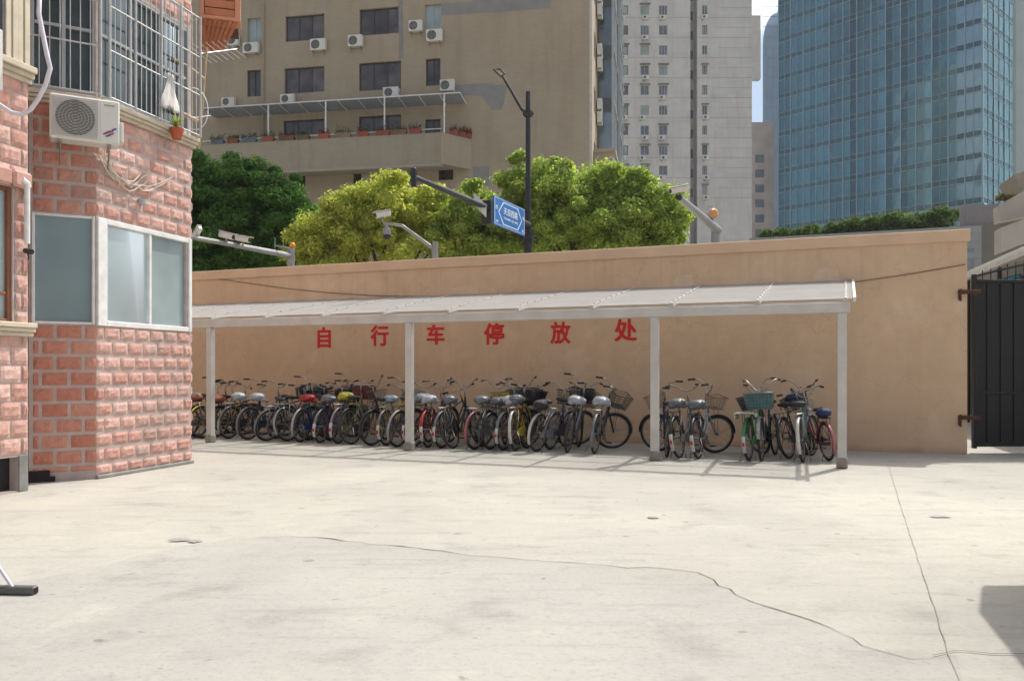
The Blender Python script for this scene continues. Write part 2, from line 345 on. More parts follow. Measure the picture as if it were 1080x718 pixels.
def put_text(body, size, m, parent, loc, extrude=.003, offset=0, name='lettering', width=None, height=None, rot=None):
    me = text_mesh(body, size, extrude, offset)
    if name == 'painted_character':          # heavier strokes: the glyph laid over itself with small shifts
        bm_v = [tuple(v.co) for v in me.vertices]; bm_f = [tuple(p.vertices) for p in me.polygons]; vv = []; ff = []
        for k, (dx, dy) in enumerate(((0, 0), (.016, 0), (-.016, 0), (0, .013), (0, -.013), (.011, .009), (-.011, -.009), (.011, -.009), (-.011, .009))):
            nb_ = len(vv); vv += [(x + dx, y + dy, z + .0004 * k * (1 if z > 0 else -.5)) for x, y, z in bm_v]; ff += [tuple(i + nb_ for i in f) for f in bm_f]
        me = bpy.data.meshes.new('painted_character'); me.from_pydata(vv, [], ff)
    o = bpy.data.objects.new(name, me); COL.objects.link(o); me.materials.append(m)
    xs = [v.co.x for v in me.vertices]; ys = [v.co.y for v in me.vertices]
    cx, cy = (min(xs) + max(xs)) / 2, (min(ys) + max(ys)) / 2
    sx = width / (max(xs) - min(xs)) if width else 1; sy = height / (max(ys) - min(ys)) if height else sx
    if not width: sx = sy
    for v in me.vertices: v.co.x = (v.co.x - cx) * sx; v.co.y = (v.co.y - cy) * sy
    o.parent = parent; o.location = loc; o.rotation_euler = rot or (R(90), 0, 0); return o
for ch, x0, x1, y0, y1 in (('自', 335, 349, 345, 367), ('行', 391, 410, 343, 365), ('车', 450, 469, 342, 363.5), ('停', 510.5, 532, 340.5, 363.5), ('放', 580.5, 602, 339, 362.5), ('处', 648, 672, 336, 360)):
    aa = [onwall(x, (y0 + y1) / 2, WB)[0] for x in (x0, x1)]; zz = [onwall((x0 + x1) / 2, y, WB)[1] for y in (y1, y0)]
    o = put_text(ch, .5, M_RED, wall, ((aa[0] + aa[1]) / 2, -.006, (zz[0] + zz[1]) / 2), extrude=.003, offset=.0, name='painted_character', width=(aa[1] - aa[0]), height=zz[1] - zz[0])
    o['label'] = 'red painted character %s on the ochre wall' % ch

# sagging cables clipped to the wall
def cable(name, label, pxs, b, r, m, cat='cable'):
    mb = MB(); pts = [W(*(lambda t: (t[0], b, t[1]))(onwall(x, y, b))) for x, y in pxs]
    sm = []
    for i in range(len(pts) - 1):
        for k in range(4): sm.append(pts[i].lerp(pts[i + 1], k / 4))
    sm.append(pts[-1]); mb.tube(sm, r, 5); return tag(mb.build(name, m, loc=W(0, b), world=True), label, cat)
M_BLACK = mat('black_rubber', (.025, .025, .027), .6, var=.2)
M_DUST = mat('dusty_cable', (.22, .16, .11), .8, var=.2)
cable('wall_cable', 'thin dark cable sagging over the left part of the ochre wall', [(205, 291), (250, 297), (300, 304), (350, 309), (400, 312), (470, 313)], WB - .02, .009, M_DUST)
cable('wall_cable', 'thin dark cable rising to the right end of the ochre wall', [(800, 303), (850, 300), (905, 297), (960, 289), (1018, 279)], WB - .02, .009, M_DUST)

# ---------------------------------------------------------------- bicycle shelter
SB = 13.2
shel = thing('bicycle_shelter', 'long grey steel lean-to shelter with a translucent roof against the ochre wall', 'shelter', W(0, SB), WROT)
POSTS = [-16.2, -11.8, -7.29, -2.84, -.05]
for a in POSTS:
    mb = MB(); mb.bbox(a - .0625, a + .0625, 0, .125, .0, 2.29, .008); p = mb.build('post', M_STEEL, shel)
    mb = MB(); mb.bbox(a - .08, a + .08, -.018, .143, 0, .16, .02); mb.build('post_footing', M_STEELD, p)
mb = MB(); mb.bbox(-17.6, .06, .0, .11, 2.294, 2.445, .008); mb.build('front_beam', M_STEEL, shel)
RS = (3.01 - 2.45) / (WB - .02 - SB)
zr = lambda y: 2.452 + RS * y
YB = WB - .03 - SB
for i, a in enumerate([-.0] + [-1.24 - 1.31 * k for k in range(13)]):
    if a < -17.6: break
    mb = MB(); n = 1
    for s_ in (a,):
        mb.add([(s_ - .03, -.05, zr(-.05)), (s_ + .03, -.05, zr(-.05)), (s_ + .03, YB, zr(YB)), (s_ - .03, YB, zr(YB)),
                (s_ - .03, -.05, zr(-.05) + .05), (s_ + .03, -.05, zr(-.05) + .05), (s_ + .03, YB, zr(YB) + .05), (s_ - .03, YB, zr(YB) + .05)],
               [(3, 2, 1, 0), (4, 5, 6, 7), (0, 1, 5, 4), (1, 2, 6, 5), (2, 3, 7, 6), (3, 0, 4, 7)])
    mb.build('rafter', M_STEEL, shel)
    # pressure strip with screws on top of the sheet
    mb = MB(); z0 = .064
    mb.add([(a - .014, -.09, zr(-.09) + z0), (a + .014, -.09, zr(-.09) + z0), (a + .014, YB, zr(YB) + z0), (a - .014, YB, zr(YB) + z0),
            (a - .014, -.09, zr(-.09) + z0 + .008), (a + .014, -.09, zr(-.09) + z0 + .008), (a + .014, YB, zr(YB) + z0 + .008), (a - .014, YB, zr(YB) + z0 + .008)],
           [(3, 2, 1, 0), (4, 5, 6, 7), (0, 1, 5, 4), (1, 2, 6, 5), (2, 3, 7, 6), (3, 0, 4, 7)])
    for k in range(9):
        y = .1 + k * .36; mb.box(a - .012, a + .012, y, y + .024, zr(y) + z0 + .008, zr(y) + z0 + .024)
    mb.build('cover_strip', M_STEEL, shel)
for k in range(4):
    y = .02 + .95 * k; mb = MB(); mb.box(-17.6, .05, y + .12, y + .165, zr(y + .14) - .055, zr(y + .14) - .004); mb.build('purlin', M_STEEL, shel)
edges = [.10] + [-1.24 - 1.31 * k for k in range(13)]
for i in range(len(edges) - 1):
    x1, x0 = edges[i], edges[i + 1]; mb = MB(); y0, y1 = -.1, YB; z0 = .056
    ns = 10
    for k in range(ns):     # slightly wavy sheet with real thickness
        ya, yb = y0 + (y1 - y0) * k / ns, y0 + (y1 - y0) * (k + 1) / ns
        mb.quad((x0 + .004, ya, zr(ya) + z0), (x1 - .004, ya, zr(ya) + z0), (x1 - .004, yb, zr(yb) + z0), (x0 + .004, yb, zr(yb) + z0))
    mb.build('roof_panel', M_POLY, shel)
mb = MB(); mb.box(.10, .112, -.1, YB, 0, .001)
mb = MB(); mb.add([(.102, -.12, zr(-.12) + .01), (.14, -.12, zr(-.12) + .01), (.14, YB, zr(YB) + .01), (.102, YB, zr(YB) + .01),
                   (.102, -.12, zr(-.12) + .075), (.14, -.12, zr(-.12) + .075), (.14, YB, zr(YB) + .075), (.102, YB, zr(YB) + .075)],
                  [(3, 2, 1, 0), (4, 5, 6, 7), (0, 1, 5, 4), (1, 2, 6, 5), (2, 3, 7, 6), (3, 0, 4, 7)]); mb.build('edge_trim', M_WHITE, shel)

# ---------------------------------------------------------------- black gate
M_GATE = mat('black_gate_paint', (.009, .008, .008), .55, var=.3, scale=3, bmp=.05)
M_RUST = mat('rusty_iron', (.09, .035, .022), .8, var=.35, scale=12)
G0 = W(WEND + .14, WB + .33); grot = R(2.5)
gate = thing('metal_gate', 'tall black sheet-metal gate with an arched barred top, hinged to the ochre wall', 'gate', G0, grot)
mb = MB()
for k in range(16):
    x0 = k * .24; mb.bbox(x0 + .006, x0 + .234, -.012, .012, .16, 3.0, .006)
    mb.box(x0 + .225, x0 + .255, -.03, -.014, .18, 2.98)
mb.build('sheet_panel', M_GATE, gate)
mb = MB()
mb.bbox(-.03, .03, -.05, .03, .08, 3.12, .006); mb.bbox(3.84, 3.9, -.05, .03, .08, 3.9, .006)
for z in (.14, 1.05, 3.0): mb.bbox(.03, 3.84, -.045, -.013 if z < 2 else .02, z - .03, z + .03, .005)
mb.build('gate_frame', M_GATE, gate)
mb = MB(); arc = [(x, -.01, 3.08 + .42 * math.sin(min(1, x / 2.6) * math.pi / 2)) for x in [i * .2 for i in range(20)]]
mb.tube(arc, .02, 6); mb.build('arched_rail', M_GATE, gate)
for k in range(1, 26):
    x = k * .15; z = 3.08 + .42 * math.sin(min(1, x / 2.6) * math.pi / 2); mb = MB(); mb.tube([(x, -.01, 3.03), (x, -.01, z + .07)], [.009, .009], 5); mb.build('bar', M_GATE, gate)
for zpx in (308, 440):
    a, z = onwall(1016, zpx, WB); p0 = W(WEND - .14, WB - .02, z); 
    mb = MB(); Mx = Matrix.Translation(W(0, 0)) ; 
    mb2 = MB(); mb2.bbox(0, .34, -.03, .03, -.035, .035, .006); mb2.bbox(.0, .05, -.035, .0, -.14, -.02, .006)
    mb2.tube([(.03, -.05, -.16), (.03, -.05, .05)], .018, 6)
    h = mb2.build('gate_hinge', M_RUST, gate); h.location = Matrix.Rotation(-grot, 3, 'Z') @ (p0 - G0 - Vector((0, 0, 0))); h.rotation_euler.z = WROT - grot
# ---------------------------------------------------------------- bicycles
RW = .335; WBASE = 1.08
AX_R = Vector((0, 0, RW)); AX_F = Vector((0, WBASE, RW))
HT = Vector((0, .83, .90)); HB = Vector((0, .885, .70)); BB = Vector((0, .44, .29)); ST = Vector((0, .26, .74))
M_TYRE = mat('tyre_rubber', (.022, .021, .020), .85, var=.3, scale=20)
M_CHROME = mat('dull_chrome', (.42, .40, .37), .42, .9, var=.35, scale=18)
M_RIMS = mat('dull_rim_steel', (.25, .24, .23), .45, .9, var=.2, scale=20)
M_SPOKE = mat('spoke_wire', (.22, .22, .22), .5, .7)
M_GRIP = mat('grip_rubber', (.02, .017, .015), .7)
M_GRIPB = mat('brown_grip', (.10, .035, .02), .7)
def paint(name, col): return mat('paint_' + name, col, .48, .15, var=.35, scale=11, coat=.1)
PAINT = dict(black=(.025, .025, .028), silver=(.30, .305, .31), blue=(.03, .07, .25), yellow=(.62, .46, .02), green=(.04, .22, .08), pink=(.34, .11, .13), maroon=(.20, .025, .035),
             teal=(.03, .12, .125), purple=(.14, .07, .20), red=(.45, .02, .02), grey=(.17, .17, .18), white=(.52, .51, .48), olive=(.20, .20, .07), pgreen=(.35, .48, .35), navy=(.02, .03, .10), lilac=(.36, .26, .38), orange=(.30, .10, .05))
CACHE = {}
def cached(key, fn, smooth=True):
    if key not in CACHE:
        m = MB(); fn(m); CACHE[key] = m.mesh(key[0], smooth); CACHE[key].materials.append(M_TYRE)
    return CACHE[key]
def place(name, key, fn, m, parent, M=None, smooth=True):
    o = bpy.data.objects.new(name, cached(key, fn, smooth)); COL.objects.link(o); o.parent = parent
    o.material_slots[0].link = 'OBJECT'; o.material_slots[0].material = m
    if M is not None: o.matrix_basis = M
    return o
def f_tyre(m): m.ring((0, 0, 0), RW - .02, .0195, 36, 8)
def f_rim(m):
    m.ring((0, 0, 0), RW - .047, .0125, 36, 6); m.tube([(-.045, 0, 0), (.045, 0, 0)], .016, 8); m.tube([(-.055, 0, 0), (.055, 0, 0)], .006, 6)
def f_spokes(m):
    for k in range(28):
        a = 2 * math.pi * k / 28 + (.06 if k % 2 else -.06); s = .026 if k % 2 else -.026
        m.tube([(s, math.cos(a + .5 * (1 if k % 4 < 2 else -1)) * .016, math.sin(a + .5 * (1 if k % 4 < 2 else -1)) * .016), (0, math.cos(a) * (RW - .05), math.sin(a) * (RW - .05))], .0016, 3, caps=False)
def f_fender(a0, a1, w=.028):
    def fn(m):
        n = 18; vs = []; fs = []; Ro = RW + .018
        prof = [(-w, -.016), (-w * .75, -.002), (0, .004), (w * .75, -.002), (w, -.016), (w * .7, -.006), (0, 0), (-w * .7, -.006)]
        for i in range(n + 1):
            a = R(a0 + (a1 - a0) * i / n)
            for (x, dz) in prof: vs.append((x, math.cos(a) * (Ro + dz), math.sin(a) * (Ro + dz)))
        k = len(prof)
        for i in range(n):
            for j in range(k): fs.append((i * k + j, i * k + (j + 1) % k, (i + 1) * k + (j + 1) % k, (i + 1) * k + j))
        fs += [tuple(reversed(range(k))), tuple(n * k + j for j in range(k))]
        m.add(vs, fs)
        a = R(a0 + (a1 - a0) * .15)    # stays
        for s in (-1, 1):
            m.tube([(s * .05, 0, 0), (s * w, math.cos(a) * (Ro - .01), math.sin(a) * (Ro - .01))], .0025, 4)
    return fn
def f_frame(style):
    def fn(m):
        m.tube([HT, HB], .019, 8)
        m.tube([ST + Vector((0, -.02, .05)), BB], .0145, 8)
        if style == 'diamond':
            m.tube([HT + Vector((0, .015, -.03)), ST + Vector((0, 0, -.02))], .014, 8); m.tube([HB + Vector((0, 0, .03)), BB], .0165, 8)
        elif style == 'mixte':
            m.tube([HT + Vector((0, .015, -.04)), ST.lerp(BB, .55)], .014, 8); m.tube([HB + Vector((0, 0, .02)), BB], .016, 8)
        else:   # low curved step-through, twin tubes
            c = [HT + Vector((0, .01, -.05)), Vector((0, .70, .66)), Vector((0, .58, .50)), Vector((0, .47, .42)), ST.lerp(BB, .72)]
            m.tube(c, .015, 8); c2 = [HB + Vector((0, 0, .02)), Vector((0, .72, .50)), Vector((0, .58, .36)), BB]; m.tube(c2, .017, 8)
        for s in (-1, 1):
            m.tube([BB + Vector((s * .03, 0, 0)), Vector((s * .05, .05, RW - .005)), Vector((s * .055, 0, RW))], .009, 6)
            m.tube([ST + Vector((s * .018, .02, -.06)), Vector((s * .05, .04, RW + .1)), Vector((s * .055, 0, RW))], .0075, 6)
        m.tube([BB - Vector((.035, 0, 0)), BB + Vector((.035, 0, 0))], .022, 8)
    return fn
def f_fork(m):
    m.tube([HT + Vector((0, -.012, .05)), HB + Vector((0, .005, -.03))], .013, 8)
    m.tube([HB + Vector((-.045, .007, -.04)), HB + Vector((.045, .007, -.04))], .012, 6)
    for s in (-1, 1): m.tube([HB + Vector((s * .045, .007, -.04)), Vector((s * .05, WBASE - .09, .50)), Vector((s * .052, WBASE - .035, .40)), Vector((s * .052, WBASE, RW))], [.012, .011, .009, .007], 6)
HS = HT + Vector((0, -.035, .15))
def f_bar(kind):
    def fn(m):
        m.tube([HT + Vector((0, -.012, .02)), HS, HS + Vector((0, .04, .015))], [.011, .012, .014], 8)
        for s in (-1, 1):
            if kind == 'swept': p = [(0, .04, .015), (.08, .055, .03), (.17, .05, .085), (.235, .0, .12), (.262, -.08, .125), (.272, -.2, .115)]
            elif kind == 'high': p = [(0, .04, .015), (.07, .05, .03), (.14, .04, .12), (.21, 0, .19), (.255, -.07, .20), (.272, -.19, .185)]
            else: p = [(0, .04, .015), (.12, .045, .03), (.22, .02, .045), (.31, -.035, .05)]
            m.tube([HS + Vector((s * x, y, z)) for x, y, z in p], .0105, 7)
            q = p[-2]; m.tube([HS + Vector((s * (q[0] - .0), q[1] + .05, q[2] - .02)), HS + Vector((s * (q[0] + .02), q[1] - .06, q[2] - .035))], .005, 5)  # brake lever
    return fn
def f_grips(kind, s):
    def fn(m):
        if True:
            if kind == 'swept': a, b = (.264, -.10, .125), (.273, -.225, .112)
            elif kind == 'high': a, b = (.258, -.09, .199), (.274, -.215, .182)
            else: a, b = (.22, .02, .045), (.325, -.043, .05)
            m.tube([HS + Vector((s * a[0], a[1], a[2])), HS + Vector((s * b[0], b[1], b[2]))], [.0165, .017], 8)
    return fn
def f_saddle(m):
    n = 12; secs = [(-.13, .03, .02), (-.11, .10, .035), (-.06, .115, .042), (0, .085, .036), (.06, .045, .032), (.12, .028, .028), (.14, .01, .015)]; vs = []; fs = []
    for y, w, h in secs:
        for k in range(n):
            a = 2 * math.pi * k / n; vs.append((math.cos(a) * w, .22 + y, .87 + math.sin(a) * h + (.012 if y < -.05 else 0)))
    for i in range(len(secs) - 1):
        for k in range(n): fs.append((i * n + k, (i + 1) * n + k, (i + 1) * n + (k + 1) % n, i * n + (k + 1) % n))
    fs += [tuple(range(n)), tuple(reversed([(len(secs) - 1) * n + k for k in range(n)]))]; m.add(vs, fs)
    for s in (-.05, .05):        # coil springs under the saddle
        m.tube([(s + .013 * math.cos(t * 1.6), .13 + .013 * math.sin(t * 1.6), .79 + t * .004) for t in range(14)], .003, 4)
def f_post(m): m.tube([ST + Vector((0, -.015, .0)), (0, .225, .84)], .0125, 8)
def f_bag(seed, fat=1.0):
    def fn(m):
        rr_ = random.Random(seed); m.blob((0, .205, .882), (.145, .165, .078), 22, 14, .085, 0, seed)
        for k in range(7): a = rr_.uniform(0, 6.28); m.blob((.10 * math.cos(a), .205 + .11 * math.sin(a), .865 + rr_.uniform(-.035, .03)), (.06, .065, .045), 9, 7, .16, 0, seed + k)
    return fn
def f_rack(m):
    z = .745
    for s in (-1, 1):
        m.tube([(s * .055, .19, z), (s * .065, .05, z), (s * .065, -.17, z), (s * .045, -.22, z)], .0055, 5)
        m.tube([(s * .065, -.12, z), (s * .06, 0, RW + .01)], .005, 5); m.tube([(s * .065, .06, z), (s * .06, .01, RW + .01)], .005, 5)
    m.tube([(-.045, -.22, z), (.045, -.22, z)], .0055, 5)
    for y in (-.14, -.05, .05, .14): m.tube([(-.065, y, z), (.065, y, z)], .004, 4)
    m.tube([(0, -.22, z), (0, .17, z)], .005, 4)
def f_crank(m):
    c = BB + Vector((.045, 0, 0)); m.ring(c, .082, .006, 24, 4); m.ring(c, .03, .008, 12, 4)
    for k in range(5): a = k * 1.2566; m.tube([c, c + Vector((0, math.cos(a) * .082, math.sin(a) * .082))], .004, 4)
    m.tube([BB + Vector((.06, 0, 0)), BB + Vector((.068, .10, -.13))], .008, 5); m.tube([BB - Vector((.06, 0, 0)), BB + Vector((-.068, -.10, .13))], .008, 5)
def f_pedal(s):
    def fn(m):
        c = BB + Vector((.068, .10, -.13)) if s > 0 else BB + Vector((-.068, -.10, .13)); m.bbox(c.x + (0.01 if s > 0 else -.095), c.x + (.095 if s > 0 else -.01), c.y - .03, c.y + .03, c.z - .011, c.z + .011, .004)
    return fn
def f_guard(m):
    pts = [(-.045, -.035), (.0, -.055), (.48, -.09), (.545, -.02), (.52, .065), (.44, .09), (.02, .045), (-.03, .02)]
    Mx = Matrix(((0, 0, 1, .046), (1, 0, 0, 0), (0, 1, 0, RW - .02), (0, 0, 0, 1))); m.prism(pts, 0, .012, 0, Mx)
def f_chain(m):
    m.tube([(.05, 0, RW + .03), (.05, .44, .29 + .082)], .005, 4); m.tube([(.05, 0, RW - .03), (.05, .44, .29 - .082)], .005, 4); m.ring((.05, 0, RW), .032, .005, 14, 4)
def f_stand(kind):
    def fn(m):
        if kind == 'centre':
            for s in (-1, 1): m.tube([(s * .05, .0, RW), (s * .10, -.04, .14), (s * .13, -.07, .004)], .0065, 6)
            m.tube([(-.115, -.055, .09), (.115, -.055, .09)], .005, 5)
        else: m.tube([(-.045, .10, .27), (-.13, .12, .12), (-.19, .13, .006)], .0075, 6)
    return fn
def f_basket(w, d, h, step, r):
    def fn(m):
        y0 = WBASE - .20; z0 = .80; tp = lambda t: (1 + .22 * t)
        def pt(x, y, t): return (x * tp(t), y0 + d / 2 + (y - .5) * d * tp(t) + .03 * t, z0 + h * t)
        def loop(t, rr):
            c = [pt(-w / 2, 0, t), pt(w / 2, 0, t), pt(w / 2, 1, t), pt(-w / 2, 1, t)]; m.tube(c, rr, 5, closed=True)
        loop(1, r * 2.2); loop(0, r * 1.6)
        for t in (.2, .4, .6, .8): loop(t, r)
        nx = int(w / step); ny = int(d / step)
        for i in range(1, nx):
            x = -w / 2 + w * i / nx; m.tube([pt(x, 0, 1), pt(x, 0, 0), pt(x, 1, 0), pt(x, 1, 1)], r, 4)
        for i in range(1, ny):
            y = i / ny; m.tube([pt(-w / 2, y, 1), pt(-w / 2, y, 0), pt(w / 2, y, 0), pt(w / 2, y, 1)], r, 4)
        m.tube([(0, WBASE - .2, .80), (0, WBASE - .18, .70)], .008, 4)
        for s in (-1, 1): m.tube([(s * .08, WBASE - .06, .80), (s * .055, WBASE, RW)], .004, 4)
    return fn
def f_lining(w, d, h):
    def fn(m):
        y0 = WBASE - .20; z0 = .80; tp = lambda t: (1 + .22 * t); V_ = []
        for off, t in ((0.006, 0.02), (0.006, .93)):
            for x, y in ((-1, 0), (1, 0), (1, 1), (-1, 1)): V_.append(((x * (w / 2 - off)) * tp(t), y0 + d / 2 + (y - .5) * (d - 2 * off) * tp(t) + .03 * t, z0 + h * t))
        for off, t in ((0.014, 0.05), (0.014, .93)):
            for x, y in ((-1, 0), (1, 0), (1, 1), (-1, 1)): V_.append(((x * (w / 2 - off)) * tp(t), y0 + d / 2 + (y - .5) * (d - 2 * off) * tp(t) + .03 * t, z0 + h * t))
        fs = [(3, 2, 1, 0), (8, 9, 10, 11)]
        for i in range(4):
            j = (i + 1) % 4; fs += [(i, j, 4 + j, 4 + i), (8 + j, 8 + i, 12 + i, 12 + j), (4 + i, 4 + j, 12 + j, 12 + i)]
        m.add(V_, fs)
    return fn
def f_reflector(m):
    a = R(196); c = Vector((0, math.cos(a) * (RW + .035), RW + math.sin(a) * (RW + .035) + .05)); m.bbox(-.018, .018, c.y - .012, c.y + .004, c.z - .03, c.z + .03, .004)
def f_taillight(m): m.bbox(-.03, .03, -.245, -.222, .715, .755, .006)
def f_bell(m): m.blob(HS + Vector((.12, .03, .075)), (.022, .022, .018), 10, 6, 0)
def f_lamp(m):
    m.tube([(0, WBASE - .1, .76), (0, WBASE - .04, .76), (0, WBASE - .02, .76)], [.02, .035, .036], 12)

def bike(px, b, label, frame='step', col='black', bar='swept', basket=None, bag=None, fend=None, tail=None, lean=None, steer=0, yaw=0, stand='centre', rack=True, guard=True, grip=M_GRIP, cargo=None, lining=None, load=None, flip=False, scale=1.0):
    a, _ = onwall(px, HY + 60, b); rb = random.Random(int(px * 7))
    t = thing('bicycle', label, 'bicycle', W(a, b, .0), 0, 'bicycles parked under the shelter')
    lean = (rb.uniform(-5, 6) if lean is None else lean * 1.7); yaw += rb.uniform(-11, 11); steer += rb.uniform(-24, 24); b += rb.uniform(-.09, .09)
    t.rotation_euler = (0, R(lean), WROT + R(yaw) + (math.pi if flip else 0)); t.rotation_mode = 'XYZ'; scale *= rb.uniform(1.0, 1.06); t.scale = (scale,) * 3
    fend = fend or rb.choice(('black', 'grey', 'black', col, 'black')); P_ = paint(col, PAINT[col]); FM = paint(fend, PAINT[fend])
    axis = (HT - HB).normalized(); S = Matrix.Translation(HT) @ Matrix.Rotation(R(steer), 4, axis) @ Matrix.Translation(-HT)
    place('frame', ('frame', frame), f_frame(frame), P_, t)
    place('fork', ('fork',), f_fork, P_, t, S)
    for nm, ax, M0 in (('rear_wheel', AX_R, Matrix()), ('front_wheel', AX_F, S)):
        w = place(nm, ('tyre_' ,), f_tyre, M_TYRE, t, M0 @ Matrix.Translation(ax)); w.name = nm
        place('rim', ('rim',), f_rim, M_RIMS, w); place('spokes', ('spokes',), f_spokes, M_SPOKE, w)
    place('rear_mudguard', ('mudguard', 'r'), f_fender(58, 212), FM, t, Matrix.Translation(AX_R))
    if tail: 
        q = place('mudguard_tail', ('tail', 'w'), lambda m: f_fender(168, 213, .031)(m), paint(tail, PAINT[tail]), t, Matrix.Translation(AX_R + Vector((0, -.004, 0))))
        if tail == 'white': place('reflector', ('reflector',), f_reflector, paint('red', PAINT['red']), t, smooth=False)
    place('front_mudguard', ('mudguard', 'f'), f_fender(-8 + 0, 150), FM, t, S @ Matrix.Translation(AX_F) @ Matrix.Rotation(R(12), 4, 'X'))
    h = place('handlebar', ('handlebar', bar), f_bar(bar), M_CHROME, t, S)
    [place('grip', ('grip', bar, s_), f_grips(bar, s_), grip, h) for s_ in (-1, 1)]
    place('bell', ('bell',), f_bell, M_CHROME, h)
    place('seat_post', ('seat_post',), f_post, M_CHROME, t)
    s = place('saddle', ('saddle',), f_saddle, M_BLACK, t)
    if bag:
        bc = {'white': (.42, .45, .49), 'grey': (.16, .17, .19), 'red': (.38, .02, .02), 'yellow': (.40, .37, .04), 'bluish': (.28, .34, .40), 'blue': (.02, .03, .22)}[bag]
        sd_ = int(px) % 5; place('saddle_cover', ('saddle_cover', sd_), f_bag(sd_), mat('bag_' + bag, bc, .35, var=.22, scale=14, bmp=.5, bscale=25), s)
    if rack: place('rear_rack', ('rear_rack',), f_rack, M_CHROME if rb.random() < .5 else paint('black', PAINT['black']), t)
    cr = place('crank', ('crank',), f_crank, M_RIMS, t)
    for sg in (-1, 1): place('pedal', ('pedal', sg), f_pedal(sg), M_BLACK, cr, smooth=False)
    if guard: place('chain_guard', ('chain_guard',), f_guard, P_, t, smooth=False)
    else: place('chain', ('chain',), f_chain, M_BLACK, t)
    place('kickstand', ('kickstand', stand), f_stand(stand), M_RIMS, t)
    if basket:
        sz, bcol = basket; dims = {'small': (.30, .21, .20, .05, .0028), 'big': (.36, .27, .25, .045, .0034), 'fine': (.34, .25, .23, .022, .0028)}[sz]
        k = place('basket', ('basket', sz), f_basket(*dims), paint(bcol, PAINT[bcol]), t, S)
        if lining: place('basket_liner', ('basket_liner', sz), f_lining(*dims[:3]), paint(lining, PAINT[lining]), k, smooth=False)
        if load: place('basket_load', ('basket_load', sz), lambda m: (m.blob((0, WBASE - .06, .97), (.15, .12, .12), 14, 9, .2, 0, 3), m.blob((.05, WBASE - .03, 1.04), (.09, .09, .07), 10, 7, .2, 0, 4)), paint(load, PAINT[load]), k)
    elif rb.random() < .6: place('head_lamp', ('head_lamp',), f_lamp, M_CHROME, t, S)
    if cargo:
        m = MB(); kind, cc = cargo
        if kind == 'bundle': m.blob((0, -.03, .83), (.12, .17, .085), 14, 9, .16, 0, int(px))
        elif kind == 'cloth':
            m.bbox(-.15, .15, -.25, .10, .752, .772, .008); m.bbox(-.165, -.150, -.22, .05, .66, .765, .005); m.bbox(.150, .163, -.20, .02, .70, .765, .005)
        elif kind == 'box': m.bbox(-.15, .15, -.24, .05, .754, .93, .015)
        o = m.build('rack_' + kind, mat('cargo_' + cc, PAINT[cc], .7, var=.3, scale=12, bmp=.3), t, smooth=(kind == 'bundle'))
    return t

